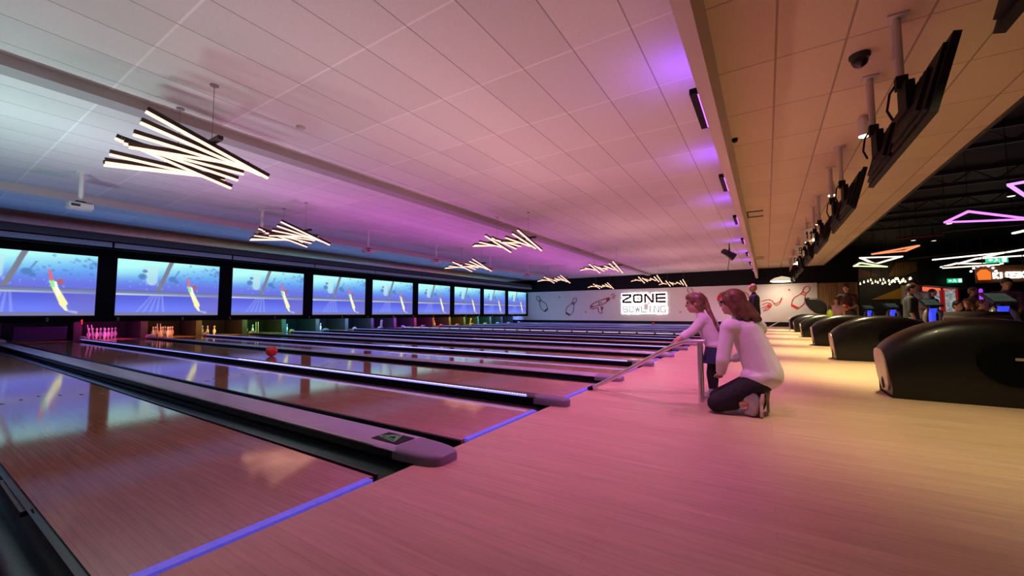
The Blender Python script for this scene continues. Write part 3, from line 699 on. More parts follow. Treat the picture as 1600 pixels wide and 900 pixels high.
# ---------------------------------------------------------------- hanging screens
TVB = mat('tv_black', (0.006, 0.006, 0.006), 0.6, spec=0.15); TVD = mat('tv_back_grey', (0.012, 0.011, 0.011), 0.65, spec=0.15)
TVF = mat('tv_panel', (0.01, 0.01, 0.012), 0.2, spec=0.3)
TP = mat('pole_white', (0.55, 0.52, 0.49), 0.5)
def tv_parts():
    W, H = 1.22, 0.68
    R = Matrix.Rotation(math.radians(15), 4, 'X')   # screen looks to -Y and down
    T = Matrix.Translation((0, -0.06, -0.92))
    K = T @ R
    out = []
    m = MB(); m.box((-W/2, -0.06, -H/2), (W/2, -0.005, H/2), M=K); m.box((-W/2+0.06, -0.005, -H/2+0.05), (W/2-0.06, 0.025, H/2-0.06), M=K); out.append(('casing', m.mesh('casing', TVB), None))
    m = MB(); m.box((-W/2+0.2, 0.025, -H/2+0.1), (W/2-0.2, 0.06, H/2-0.2), M=K)
    for k in range(7): m.box((-W/2+0.26+k*0.11, 0.058, -0.1), (-W/2+0.30+k*0.11, 0.066, 0.14), M=K)
    out.append(('back_cover', m.mesh('back_cover', TVD), None))
    m = MB(); m.box((-W/2+0.02, -0.064, -H/2+0.03), (W/2-0.02, -0.0605, H/2-0.02), M=K); out.append(('screen_panel', m.mesh('screen_panel', TVF), None))
    m = MB(); m.tube((0, 0.05, -0.66), (0, 0.05, 0), 0.032, n=12); m.box((-0.08, -0.03, -0.015), (0.08, 0.13, 0))
    m.box((0.075, 0.03, -0.36), (0.15, 0.07, 0)); out.append(('pole', m.mesh('pole', TP, smooth=False), None))
    m = MB(); m.box((-0.14, -0.02, -1.0), (0.14, 0.05, -0.72)); m.box((-0.04, 0.0, -0.75), (0.04, 0.09, -0.62))
    m.path([(0.05, 0.07, -0.66), (0.12, 0.11, -0.72), (0.2, 0.12, -0.86), (0.16, 0.09, -0.98)], 0.012, n=6)
    out.append(('bracket', m.mesh('bracket', BLACK), None))
    return out
TVP = tv_parts()
tvx = [(1.75, 2.95), (5.30, 6.52), (9.0, 10.25), (12.55, 13.8), (16.1, 17.35), (19.7, 20.95), (23.0, 24.25), (26.1, 27.35)]
n = 0
for a, b in tvx:
    for q, x0 in enumerate((a, b)):
        n += 1
        if n == 1: continue
        if n == 2: lab = 'black scoring monitor corner poking in at the top corner of the photo'
        else: lab = f'black scoring monitor on a pale ceiling pole, {ORD[n-2]} of the hanging row'
        t = thing('hanging_monitor', (x0, -1.25, CZ), lab, 'monitor', 'hanging scoring monitors')
        for nm, me, _ in TVP:
            o = bpy.data.objects.new(nm, me); C.objects.link(o); o.parent = t
for k, s in ((4, '11'), (5, '9'), (6, '6')):
    x0 = tvx[k][0]-0.9
    t = thing('hanging_number_plate', (x0, -1.18, 3.28), f'pale hanging plate with dark number {s} among the ceiling monitors', 'plate', 'numbered plates')
    m = MB(); m.box((-0.012, -0.14, -0.2), (0.0, 0.14, 0.2)); m.tube((-0.006, 0.05, 0.2), (-0.006, 0.05, 0.56), 0.01, n=6); m.obj('plate', mat('plate_pale', (0.6, 0.55, 0.5), 0.6), t)
    m = MB()
    for q, ch in enumerate(s): letter_mb(ch, 0.07, 0.2, 0.03, depth=0.006, mb=m, off=(-0.0125, 0.08-q*0.10 if len(s) > 1 else 0.035, -0.1))
    m.obj('number', BLACK, t)

# ================================================================== FAR WALL SIGN AND DRAWINGS
ZROW = {}
def wall_at(px, py): return at(px, py, 0, WX)
sg = thing('lit_sign', (WX, 7.9, 1.7), 'white glowing backlit sign reading ZONE over BOWLING on the far wall', 'sign')
HALO = mat('sign_halo', (0.9, 0.9, 0.9), 0.5, emit=(1.0, 0.97, 0.95), es=1.15)  # glow on the wall around the letters, built as emissive outline shapes
RIM = mat('sign_face_dark', (0.05, 0.008, 0.01), 0.6)
PALE = mat('sign_face_pale', (0.9, 0.9, 0.9), 0.5, emit=(1.0, 0.98, 0.97), es=1.6)
LINE = mat('sign_line', (0.35, 0.33, 0.33), 0.5, emit=(0.55, 0.52, 0.55), es=0.35)
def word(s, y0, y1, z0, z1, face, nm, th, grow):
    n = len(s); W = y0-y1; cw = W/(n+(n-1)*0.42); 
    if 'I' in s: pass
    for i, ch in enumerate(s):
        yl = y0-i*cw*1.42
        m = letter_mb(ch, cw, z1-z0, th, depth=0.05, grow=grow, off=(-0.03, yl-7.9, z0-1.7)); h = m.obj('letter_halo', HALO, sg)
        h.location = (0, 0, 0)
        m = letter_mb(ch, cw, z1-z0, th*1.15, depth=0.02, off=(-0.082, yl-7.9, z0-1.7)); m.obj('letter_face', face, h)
a = wall_at(974, 462); b = wall_at(1040, 472)
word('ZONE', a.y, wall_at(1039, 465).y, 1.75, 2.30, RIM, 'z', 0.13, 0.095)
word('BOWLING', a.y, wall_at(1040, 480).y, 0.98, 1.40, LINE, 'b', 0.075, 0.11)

REDL = mat('mural_red', (0.62, 0.03, 0.035), 0.6); DKL = mat('mural_maroon', (0.16, 0.03, 0.05), 0.6)
def mural_pin(pbase, ptop, width, label, m_line, m_fill):
    """outlined bowling pin; pbase/ptop: (y,z) of base centre and top"""
    B = Vector(pbase); T = Vector(ptop); L = (T-B).length; d = (T-B)/L; nrm = Vector((-d.y, d.x))
    prof = [(0, .55), (.03, .62), (.12, .82), (.25, 1.0), (.36, .97), (.48, .72), (.58, .45), (.66, .36), (.72, .36), (.78, .42), (.85, .50), (.91, .48), (.97, .28), (1.0, 0)]
    def P(t, w): q = B+d*(t*L)+nrm*(w*width/2); return (WX-0.026, q.x, q.y)
    m = MB(); m.path([P(t, w) for t, w in prof]+[P(t, -w) for t, w in prof[-2::-1]], 0.022, n=5, closed=True)
    o = m.obj('pin_mural_art', m_line); tag(o, label, 'wall drawing', 'bowling pin drawings on the far wall')
    for t0, t1, w0, w1 in ((0.0, 0.085, .55, .73), (.60, .64, .42, .37), (.68, .73, .36, .37)):
        m = MB(); pts = [P(t0, w0), P(t1, w1), P(t1, -w1), P(t0, -w0)]
        m.add(pts+[(p[0]-0.008, p[1], p[2]) for p in pts], [(3, 2, 1, 0), (4, 5, 6, 7), (0, 1, 5, 4), (1, 2, 6, 5), (2, 3, 7, 6), (3, 0, 4, 7)])
        m.obj('band', m_fill, o)
def yz(px, py): p = wall_at(px, py); return (p.y, p.z)
mural_pin(yz(854, 485.5), yz(839, 463), 0.62, 'dark outlined bowling pin drawing leaning over beside the last screen', DKL, DKL)
mural_pin(yz(887, 491.5), yz(900, 465.5), 0.66, 'maroon outlined bowling pin drawing between the first pin drawing and the ray gun', DKL, DKL)
mural_pin(yz(1241, 480.5), yz(1263, 447.5), 0.62, 'red outlined bowling pin drawing on the lit wall beside the timber panel', REDL, REDL)
mural_pin(yz(1093, 482), yz(1076, 449.5), 0.62, 'maroon outlined bowling pin drawing mostly hidden behind the head of the girl', DKL, DKL)
def poly_mural(name, label, strokes, mt, r=0.022, fills=()):
    m = MB()
    for st_ in strokes:
        pts = [(WX-0.034, *yz(*q)) for q in st_]
        m.path(pts, r, n=5)
    for fl_ in fills:
        q = [yz(*z_) for z_ in fl_]; m.prism(q, 0, WX-0.03, WX-0.006)
    o = m.obj(name, mt); return tag(o, label, 'wall drawing')
poly_mural('ray_gun_mural_art', 'red drawing of a ray gun firing three dashes on the far wall',
    [[(922, 481), (935, 477), (941, 476), (948, 472), (953, 468), (952, 465), (945, 467), (939, 469), (931, 472), (925, 476), (922, 481)],
     [(934, 480), (936, 488), (939, 490), (941, 488), (939, 478)], [(936, 471), (936, 478)], [(938, 472.5), (941, 474)], [(923, 477), (927, 480)], [(924, 483), (933, 481)],
     [(955, 461), (960, 459)], [(957, 463.5), (963, 461.5)], [(956, 466.5), (961, 465.5)]], mat('mural_dark_red', (0.38, 0.03, 0.06), 0.6), 0.03,
    [[(947, 466.5), (952.5, 464.5), (953.5, 468.5), (948, 472)], [(939, 480), (943, 479), (942, 484), (940, 485)]])
poly_mural('swirl_mural_art', 'red swirling line drawing on the lit wall beside the standing woman',
    [[(1190, 471), (1196, 469), (1202, 468), (1207, 470), (1209, 474), (1213, 474), (1217, 472), (1220, 469), (1221, 465)], [(1191, 476), (1198, 473), (1204, 474), (1206, 477), (1203, 480), (1197, 481), (1194, 484)],
     [(1209, 474), (1212, 477), (1216, 476), (1219, 473), (1222, 466)], [(1190, 482), (1195, 479), (1199, 478), (1201, 475)], [(1192, 486), (1200, 484), (1205, 479)]], REDL, 0.022, [[(1199, 478), (1203, 475), (1204, 478), (1200, 481)]])
poly_mural('planet_mural_art', 'red ringed disc drawing half hidden behind the kneeling woman', [[(1159, 458), (1164, 457), (1169, 460), (1171, 464), (1166, 466), (1158, 462)], [(1121, 470), (1122, 463), (1126, 458), (1130, 457), (1134, 460)]], REDL, 0.03,
    [[(1122, 470), (1122, 463), (1126, 458), (1131, 457), (1131, 466)]])
def star(px, py, r, label, mt):
    y, z = yz(px, py); q = []
    for k in range(8):
        rr = r if k % 2 == 0 else r*0.4; a = k*PI/4; q.append((y+rr*math.cos(a), z+rr*math.sin(a)))
    m = MB(); m.prism(q, 0, WX-0.015, WX-0.004); tag(m.obj('star_mural_art', mt), label, 'wall drawing', 'small star drawings')
star(874, 464.5, 0.10, 'small dark star drawing between the two dark pin drawings', DKL)
star(915, 487.5, 0.09, 'small dark star drawing under the ray gun drawing', DKL)
star(1063, 487.5, 0.09, 'small red star drawing between the lit sign and the girl', REDL)
star(1233, 453, 0.10, 'small red star drawing up beside the red pin drawing', REDL)

# ================================================================== BALL RETURNS, CONSOLES
BRB = mat('return_black', (0.005, 0.005, 0.005), 0.33, coat=0.08, spec=0.4, bump=0.015, vscale=90)
TAN = mat('return_nose_tan', (0.50, 0.36, 0.22), 0.35, var=0.1, vscale=6)
HOOD = [(-0.005, .50), (-.045, .555), (-.09, .60), (-.16, .655), (-.24, .705), (-.33, .752), (-.43, .79), (-.55, .818), (-.68, .833), (-.82, .835), (-.96, .826), (-1.10, .80), (-1.22, .77), (-1.30, .745)]
def return_parts():
    hw = 0.30; n = 18; out = []
    rings = []
    for k, (y, z) in enumerate(HOOD):
        w = hw*(0.93+0.07*min(1, k/3)); ring = [(w*0.97, y if k else y-0.055, 0.0)]
        for a in range(1, n):
            th = PI*a/n
            cx = math.copysign(abs(math.cos(th))**0.5, math.cos(th)); cz = abs(math.sin(th))**0.55
            lean = -0.055*(1-cz) if k == 0 else 0
            ring.append((w*cx, y+lean-(0.02*(1-cz) if 0 < k < 4 else 0), z*cz))
        ring.append((-w*0.97, y if k else y-0.055, 0.0)); rings.append(ring)
    m = MB(); m.loft(rings); out.append(('hood', m.mesh('hood', BRB, smooth=True), None))
    # tan oval front panel
    pts = []
    for a in range(28):
        t = 2*PI*a/28; u = math.copysign(abs(math.cos(t))**0.7, math.cos(t))*0.245; v = 0.27+math.copysign(abs(math.sin(t))**0.8, math.sin(t))*0.225
        pts.append((u, v))
    m = MB(); yy = lambda v: -0.055*(1-min(1, v/0.5))
    m.add([(u, yy(v)+0.012, v) for u, v in pts]+[(u, yy(v)-0.03, v) for u, v in pts],
          [tuple(range(28)), tuple(range(55, 27, -1))]+[(i, 28+i, 28+(i+1) % 28, (i+1) % 28) for i in range(28)])
    out.append(('nose_panel', m.mesh('nose_panel', TAN), 'tan oval front panel'))
    m = MB(); m.ball((0.0, yy(.13)+0.012, 0.13), (0.05, 0.012, 0.07), n=10);  out.append(('ball_port', m.mesh('ball_port', BLACK), None))
    m = MB(); m.prism([(-0.36, -1.25), (0.36, -1.25), (0.36, -2.35), (0.28, -2.5), (-0.28, -2.5), (-0.36, -2.35)], 2, 0.0, 0.42)
    out.append(('base', m.mesh('base', DARKP), None))
    m = MB()
    for s in (-0.25, -0.08, 0.08, 0.25): m.tube((s, -1.25, 0.47), (s, -2.4, 0.45), 0.018, n=8)
    m.path([(-0.36, -1.2, 0.5), (-0.37, -2.3, 0.5), (-0.25, -2.5, 0.5), (0.25, -2.5, 0.5), (0.37, -2.3, 0.5), (0.36, -1.2, 0.5)], 0.022, n=8)
    m.box((-0.34, -2.0, 0.30), (-0.31, -0.80, 0.34)) if 0 else None
    out.append(('ball_rails', m.mesh('ball_rails', mat('rail_grey', (0.4, 0.38, 0.36), 0.4, metal=0.6), smooth=True), None))
    # hand dryer recess on the side facing the next bay
    m = MB()
    ring = []
    for s in (-1,):
        q = []
        for a in range(20):
            t = 2*PI*a/20; q.append((-0.92+0.26*math.cos(t)*(1+0.15*math.sin(t)), 0.40+0.21*math.sin(t)))
        m.prism(q, 0, -0.315, -0.285)
    out.append(('side_recess', m.mesh('side_recess', mat('recess_black', (0.003, 0.003, 0.003), 0.9, spec=0.05)), None))
    m = MB(); m.box((-0.325, -1.22, 0.44), (-0.316, -0.9, 0.465)); out.append(('handle', m.mesh('handle', mat('handle_grey', (0.3, 0.27, 0.22), 0.4)), None))
    return out
BRP = return_parts()
BRX = [5.98, 9.98, 14.0, 18.42, 22.95, 27.4]
for k, x0 in enumerate(BRX):
    lab = f'black rounded ball return with tan oval nose, {ORD[k+1]} in the row from the camera'
    t = thing('ball_return', (x0, -1.03, 0), lab, 'ball return', 'ball returns along the approach')
    for nm, me, lb in BRP:
        if nm == 'handle' and k: continue
        o = bpy.data.objects.new(nm, me); C.objects.link(o); o.parent = t
        if lb: o['label'] = lb
for k, (px, py, c) in enumerate(((1427, 508, (0.7, 0.06, 0.02)), (1443, 507, (0.7, 0.03, 0.05)))):
    x0 = BRX[1]; yv = -1.03-1.42-0.25*k
    bowling_ball((x0-0.16+0.0*k, yv, 0.575), c, f'ball_rack_{k}', ('orange' if k == 0 else 'red')+' bowling ball resting on the rails of the second ball return')
# lifted black hood standing open further back
p = at(1276, 478, 0, 19.5)
hx = 19.5
q = [at(px, py, 0, hx) for px, py in ((1258, 463), (1256, 467), (1260, 477), (1266, 484), (1274, 490), (1290, 491), (1292, 484), (1290, 475), (1284, 469), (1275, 466), (1265, 466))]
t = thing('open_hood', (hx, -1.75, 0), 'black leaf-shaped lifted hood standing open behind the ball returns', 'hood')
m = MB(); m.prism([(v.y+1.75, v.z) for v in q], 0, -0.22, 0.22); o = m.obj('shell', BRB, t, bevel=0.06)
m = MB(); m.box((-0.3, -0.6, 0.0), (0.3, 0.15, 0.55)); m.tube((0, -0.25, 0.5), (0, -0.2, 0.95), 0.05); m.obj('base', DARKP, t)

# player consoles with blue lit necks
BLUE = mat('neck_blue', (0.05, 0.06, 0.4), 0.3, emit=(0.04, 0.07, 1.0), es=0.9)
TABS = bpy.data.materials.new('tablet_screen'); TABS.use_nodes = True
_nt = TABS.node_tree; _b = _nt.nodes['Principled BSDF']; _b.inputs['Base Color'].default_value = (0.03, 0.04, 0.035, 1); _b.inputs['Roughness'].default_value = 0.25
_tc = nd(_nt, 'ShaderNodeTexCoord'); _vo = nd(_nt, 'ShaderNodeTexBrick', Scale=9.0); _nt.links.new(_tc.outputs['Object'], _vo.inputs['Vector'])
_vo.inputs['Color1'].default_value = (0.10, 0.17, 0.11, 1); _vo.inputs['Color2'].default_value = (0.16, 0.24, 0.17, 1); _vo.inputs['Mortar'].default_value = (0.02, 0.04, 0.03, 1)
_nt.links.new(_vo.outputs['Color'], _b.inputs['Emission Color']); _b.inputs['Emission Strength'].default_value = 0.25
def console_parts():
    out = []
    m = MB(); m.lathe([(0, .26), (.02, .26), (.04, .22), (.06, .10)], n=20); m.lathe([(0.06, .07), (.5, .06), (.62, .05)], n=16); out.append(('pedestal', m.mesh('pedestal', DARKP, smooth=True), None))
    m = MB()
    for s in (-1, 1): m.path([(s*0.07, 0.0, 0.5), (s*0.14, 0.03, 0.62), (s*0.165, 0.03, 0.78), (s*0.14, 0.03, 0.90), (s*0.08, 0.0, 0.97)], [.03, .04, .045, .04, .025], n=10)
    out.append(('shell', m.mesh('shell', mat('console_shell', (0.13, 0.11, 0.10), 0.3, coat=0.3), smooth=True), None))
    m = MB(); m.prism([(-0.03, 0.50), (0.03, 0.50), (0.035, 0.84), (0.075, 0.98), (-0.075, 0.98), (-0.035, 0.84)], 1, -0.04, 0.04); out.append(('lit_neck', m.mesh('lit_neck', BLUE), 'glowing blue neck'))
    R = Matrix.Translation((0, -0.02, 1.10)) @ Matrix.Rotation(math.radians(-38), 4, 'X')
    m = MB(); m.box((-0.17, -0.12, -0.02), (0.17, 0.12, 0.015), M=R); m.tube((0, 0, 0.97), (0, -0.02, 1.09), 0.04); out.append(('tablet', m.mesh('tablet', BLACKG), None))
    m = MB(); m.box((-0.145, -0.095, 0.016), (0.145, 0.095, 0.019), M=R); out.append(('screen', m.mesh('screen', TABS), 'dim green touch screen'))
    return out
CNP = console_parts()
for k, (px, py, X0) in enumerate(((1564, 480, 8.7), (1456, 485, 11.9), (1394, 484, 16.1), (1358, 487, 20.3))):
    p = at(px, py, 0, X0)
    t = thing('player_console', (X0, p.y, 0), f'player console with glowing blue neck and tilted tablet, {ORD[k+1]} from the camera', 'console', 'player consoles', rz=math.radians(118))
    for nm, me, lb in CNP:
        o = bpy.data.objects.new(nm, me); C.objects.link(o); o.parent = t
        if lb: o['label'] = lb

# ================================================================== BOWLING RAMPS
def ramp(loc, label, full=True):
    t = thing('bowling_ramp', loc, label, 'bowling ramp', 'bowling ramps')
    crv = [(0, 1.15, 0.025), (0, 1.0, 0.105), (0, 0.62, 0.33), (0, 0.36, 0.49), (0, 0.24, 0.555), (0, 0.14, 0.59), (0, 0.0, 0.602), (0, -0.04, 0.602)]
    for s in (0.0, 0.10):
        m = MB(); m.path([(s, y, z) for _, y, z in crv], 0.021, n=12); m.obj('rail', STEEL, t, smooth=True)
        m = MB(); m.tube((s, 1.13, 0.035), (s, 1.19, 0.012), 0.024, n=12); m.obj('rubber_tip', BLACK, t, smooth=True)
    for s in (0.0, 0.10):
        m = MB(); m.tube((s, 0.0, 0.0), (s, 0.0, 0.59), 0.021, n=14); m.tube((s, 0, 0), (s, 0, 0.03), 0.026, n=14); m.obj('leg', STEEL, t, smooth=True)
    m = MB()
    for y, z in ((0.7, 0.265), (0.42, 0.44), (0.0, 0.58)): m.box((-0.0, y-0.012, z), (0.10, y+0.012, z+0.012))
    m.obj('cross_brace', STEEL, t)
    return t
ramp((4.44, 0.585, 0), 'silver bowling ramp with two legs in front of the girl')
t2 = ramp((24.4, -0.95, 0), 'silver bowling ramp standing far off beside the last ball return')
t3 = ramp((29.0, 0.3, 0), 'silver bowling ramp far off by the far wall base')
t3.rotation_euler = (0, 0, 0.3)

# ================================================================== PEOPLE
def blob(name, prims, m, parent=None, voxel=0.012, smooth=4, uv=None):
    mb = MB()
    for p in prims:
        if p[0] == 'c':
            _, a, b, r0, r1 = p; mb.tube(a, b, r0, r1, n=14); mb.ball(a, r0, n=8); mb.ball(b, r1, n=8)
        elif p[0] == 'e':
            _, c, r = p[:3]; R = p[3] if len(p) > 3 else None
            sub = MB(); sub.ball((0, 0, 0), r, n=12)
            vs = [(R @ Vector(v) if R else Vector(v))+Vector(c) for v in sub.v]; mb.add(vs, sub.f)
    me = bpy.data.meshes.new('tmp'); me.from_pydata(mb.v, [], mb.f)
    bm = bmesh.new(); bm.from_mesh(me); bmesh.ops.recalc_face_normals(bm, faces=bm.faces); bm.to_mesh(me); bm.free()
    o = bpy.data.objects.new('tmp', me); C.objects.link(o)
    md = o.modifiers.new('r', 'REMESH'); md.mode = 'VOXEL'; md.voxel_size = voxel
    if smooth: s = o.modifiers.new('s', 'SMOOTH'); s.factor = 0.5; s.iterations = smooth
    dg = bpy.context.evaluated_depsgraph_get()
    res = bpy.data.meshes.new_from_object(o.evaluated_get(dg)); res.name = name
    bpy.data.objects.remove(o); bpy.data.meshes.remove(me)
    res.materials.clear(); res.materials.append(m); res.polygons.foreach_set('use_smooth', [True]*len(res.polygons))
    ob = bpy.data.objects.new(name, res); C.objects.link(ob)
    if parent: ob.parent = parent
    return ob
def V(*a): return Vector(a)
def hand(prims, wrist, fwd, palm_n, k=1.0, curl=0.9, thumb_side=1):
    """palm, four fingers curling toward palm_n, and a thumb from the side of the palm"""
    f = Vector(fwd).normalized(); n = Vector(palm_n); n = (n-f*n.dot(f)).normalized(); s = f.cross(n)
    w = Vector(wrist)
    for q in (-1, -0.33, 0.33, 1): prims.append(('c', w+s*q*0.012*k, w+f*0.062*k+s*q*0.024*k, 0.013*k, 0.0115*k))
    for q, ln in ((-1, 0.82), (-0.33, 0.97), (0.33, 1.0), (1, 0.9)):
        a = w+f*0.066*k+s*q*0.025*k
        d1 = (f*math.cos(curl*0.5)+n*math.sin(curl*0.5)); d2 = (f*math.cos(curl*1.3)+n*math.sin(curl*1.3)); d3 = (f*math.cos(curl*2.0)+n*math.sin(curl*2.0))
        b = a+d1*0.034*k*ln; c = b+d2*0.024*k*ln; e = c+d3*0.018*k*ln
        prims += [('c', a, b, 0.0095*k, 0.009*k), ('c', b, c, 0.009*k, 0.0082*k), ('c', c, e, 0.0082*k, 0.007*k)]
    ts = s*thumb_side
    a = w+f*0.018*k+ts*0.020*k; b = a+(f*0.6+ts*0.75+n*0.2).normalized()*0.036*k; c = b+(f*0.9+ts*0.2+n*0.45).normalized()*0.028*k
    prims += [('c', a, b, 0.012*k, 0.0105*k), ('c', b, c, 0.0105*k, 0.0085*k)]
def head(prims, c, fwd, k=1.0, up=(0, 0, 1)):
    """skull, jaw, nose, brow, lips, ears; fwd is where the face looks"""
    c = Vector(c); f = Vector(fwd).normalized(); u = Vector(up); u = (u-f*u.dot(f)).normalized(); s = f.cross(u)
    R = Matrix((s, f, u)).transposed()
    prims += [('e', c+u*0.018*k, (0.073*k, 0.092*k, 0.092*k), R), ('e', c-u*0.03*k+f*0.022*k, (0.06*k, 0.066*k, 0.085*k), R),
              ('e', c-u*0.085*k+f*0.055*k, (0.03*k, 0.028*k, 0.024*k), R),
              ('c', c+f*0.083*k+u*0.012*k, c+f*0.101*k-u*0.026*k, 0.009*k, 0.0135*k),
              ('e', c+f*0.078*k+u*0.03*k, (0.045*k, 0.016*k, 0.011*k), R),
              ('e', c+f*0.084*k-u*0.056*k, (0.024*k, 0.012*k, 0.008*k), R), ('e', c+f*0.081*k-u*0.067*k, (0.021*k, 0.012*k, 0.008*k), R)]
    for q in (-1, 1): prims.append(('e', c+s*q*0.072*k-f*0.004*k-u*0.01*k, (0.01*k, 0.02*k, 0.03*k), R))
    return f, u, s
def eyes(parent, c, fwd, k=1.0):
    c = Vector(c); f = Vector(fwd).normalized(); u = Vector((0, 0, 1)); u = (u-f*u.dot(f)).normalized(); s = f.cross(u)
    for q in (-1, 1):
        m = MB(); m.ball(c+f*0.079*k+s*q*0.031*k+u*0.008*k, 0.0125*k, n=8); m.obj('eye', mat('eye_dark', (0.04, 0.03, 0.03), 0.2), parent, smooth=True)
SKIN = mat('skin_fair', (0.62, 0.36, 0.26), 0.5, var=0.04); SKIN2 = mat('skin_tan', (0.50, 0.28, 0.19), 0.5, var=0.04)
WHT = mat('cloth_white', (0.76, 0.74, 0.75), 0.85, var=0.05, vscale=14, bump=0.25); BLK = mat('cloth_black', (0.008, 0.008, 0.010), 0.85)
DENIM = mat('cloth_navy_denim', (0.025, 0.035, 0.085), 0.85, var=0.25, vscale=30)
HBR = mat('hair_brown', (0.15, 0.078, 0.040), 0.45, var=0.5, vscale=22); HBL = mat('hair_light_brown', (0.22, 0.13, 0.07), 0.45, var=0.45, vscale=26)
SHOE = mat('shoe_silver', (0.42, 0.40, 0.38), 0.35, metal=0.4, var=0.15, vscale=20); SOLE = mat('shoe_sole', (0.55, 0.47, 0.36), 0.6)

# ---- the girl at the ramp
g = thing('person', (4.62, 0.47, 0), 'small girl in a white top and navy skirt leaning forward to push the ramp', 'person')
O = Vector((4.62, 0.47, 0)); L = lambda x, y, z: Vector((x, y, z))-O
bp = []
hc = L(4.60, 0.632, 0.995); f, u, s = head(bp, hc, (-0.12, 1, -0.10), 0.93)
bp += [('c', L(4.62, .565, .84), L(4.61, .61, .93), .042, .038), ('c', L(4.62, .47, .56), L(4.62, .53, .78), .085, .09), ('c', L(4.56, .54, .80), L(4.69, .56, .80), .05, .05)]
for sx, kn, an in ((4.565, (4.57, .497, .27), (4.565, .49, .075)), (4.685, (4.69, .485, .27), (4.70, .49, .075))):
    bp += [('c', L(sx, .455, .48), L(*kn), .062, .042), ('c', L(*kn), L(*an), .042, .028), ('c', L(an[0], an[1], .04), L(an[0], an[1]+.085, .025), .03, .024)]
shn, eln, wrn = (4.545, .555, .825), (4.495, .655, .70), (4.465, .79, .605)
shf, elf, wrf = (4.70, .575, .825), (4.68, .69, .69), (4.545, .815, .61)
for a, b, c in ((shn, eln, wrn), (shf, elf, wrf)): bp += [('c', L(*a), L(*b), .037, .03), ('c', L(*b), L(*c), .029, .019)]
hand(bp, L(*wrn), (0.05, 0.75, -0.62), (0.3, -0.5, -0.8), 0.72, 0.7, 1); hand(bp, L(*wrf), (-0.15, 0.75, -0.62), (-0.3, -0.5, -0.8), 0.72, 0.7, -1)
blob('body', bp, SKIN, g, 0.0062, 3)
eyes(g, hc, (-0.12, 1, -0.10), 0.93)
tp = [('c', L(4.62, .455, .57), L(4.62, .535, .78), .103, .105), ('e', L(4.62, .445, .56), (.118, .11, .07)), ('c', L(4.565, .545, .80), L(4.68, .56, .80), .062, .062), ('c', L(4.62, .565, .82), L(4.615, .585, .86), .055, .05)]
for a, b, c in ((shn, eln, wrn), (shf, elf, wrf)):
    m_ = Vector(b).lerp(Vector(c), 0.55); tp += [('c', L(*a), L(*b), .052, .045), ('c', L(*b), m_-O, .045, .040)]
blob('top', tp, WHT, g, 0.008, 3)
m = MB(); rings = []
for z, rx, ry, yo in ((.585, .108, .098, .45), (.53, .118, .106, .448), (.46, .13, .118, .452), (.385, .142, .128, .462), (.375, .132, .118, .462)):
    rings.append([(4.625+rx*math.cos(2*PI*a/32)*(1+.03*math.sin(a*2.2)*(z < .45))-O.x, yo+ry*math.sin(2*PI*a/32)*(1+.03*math.sin(a*2.2)*(z < .45))-O.y, z) for a in range(32)])
m.loft(rings); m.obj('skirt', DENIM, g, smooth=True)
lp = []
for sx, kn, an in ((4.565, (4.57, .497, .27), (4.565, .49, .105)), (4.685, (4.69, .485, .27), (4.70, .49, .105))): lp += [('c', L(sx, .455, .46), L(*kn), .068, .049), ('c', L(*kn), L(*an), .049, .035)]
lg = blob('leggings', lp, BLK, g, 0.008, 2)
for sx, sy in ((4.565, .49), (4.70, .49)):
    sh = blob('shoe', [('c', L(sx, sy-.015, .045), L(sx, sy+.03, .05), .040, .036), ('c', L(sx, sy+.02, .035), L(sx, sy+.10, .030), .036, .03), ('c', L(sx, sy-.005, .06), L(sx, sy, .105), .038, .040)], SHOE, g, 0.007, 2)
    m = MB(); m.prism([(sx-.035-O.x, sy-.055-O.y), (sx+.035-O.x, sy-.055-O.y), (sx+.036-O.x, sy+.10-O.y), (sx+.015-O.x, sy+.135-O.y), (sx-.015-O.x, sy+.135-O.y), (sx-.036-O.x, sy+.10-O.y)], 2, 0.0, .02); m.obj('sole', SOLE, sh)
hp = [('e', hc-f*.014+u*.028, (.082, .096, .090)), ('e', hc-f*.045-u*.015, (.066, .055, .075)), ('c', hc-f*.085+u*.03, L(4.60, .52, .95), .034, .03), ('c', L(4.60, .525, .96), L(4.57, .475, .84), .028, .024), ('c', L(4.57, .475, .84), L(4.535, .405, .69), .024, .010),
      ('e', hc-f*.03-u*.005, (.079, .066, .085)), ('e', hc+f*.03+u*.06, (.068, .062, .045)), ('e', hc-f*.04-u*.06, (.05, .04, .045))]
blob('hair', hp, HBL, g, 0.007, 2)

# ---- the kneeling woman
w = thing('person', (4.16, 0.15, 0), 'kneeling woman with long brown hair and glasses in a white sweater beside the girl', 'person')
O = Vector((4.16, 0.15, 0))
bp = []
hc = L(4.16, 0.262, 0.985); fw = (0.15, 1, -0.05); f, u, s = head(bp, hc, fw, 1.0)
bp += [('c', L(4.17, .20, .80), L(4.165, .235, .90), .052, .048), ('c', L(4.19, .07, .36), L(4.18, .11, .55), .125, .11), ('c', L(4.18, .11, .55), L(4.17, .17, .74), .11, .105)]
SL, SR = (4.065, .295, .765), (4.27, .065, .755)
bp += [('c', L(*SL), L(*SR), .06, .06)]
EL, WL = (4.03, .345, .47), (4.15, .375, .335)
ER, WR = (4.34, .18, .50), (4.44, .30, .44)
bp += [('c', L(*SL), L(*EL), .048, .037), ('c', L(*EL), L(*WL), .036, .024), ('c', L(*SR), L(*ER), .048, .037), ('c', L(*ER), L(*WR), .036, .024)]
hand(bp, L(*WL), (0.9, 0.2, -0.25), (0, -0.2, -1), 0.95, 0.35, 1); hand(bp, L(*WR), (0.3, 0.9, 0.1), (1, 0, -0.2), 0.95, 0.5, 1)
KL, AL = (4.04, .405, .085), (4.05, .165, .115)
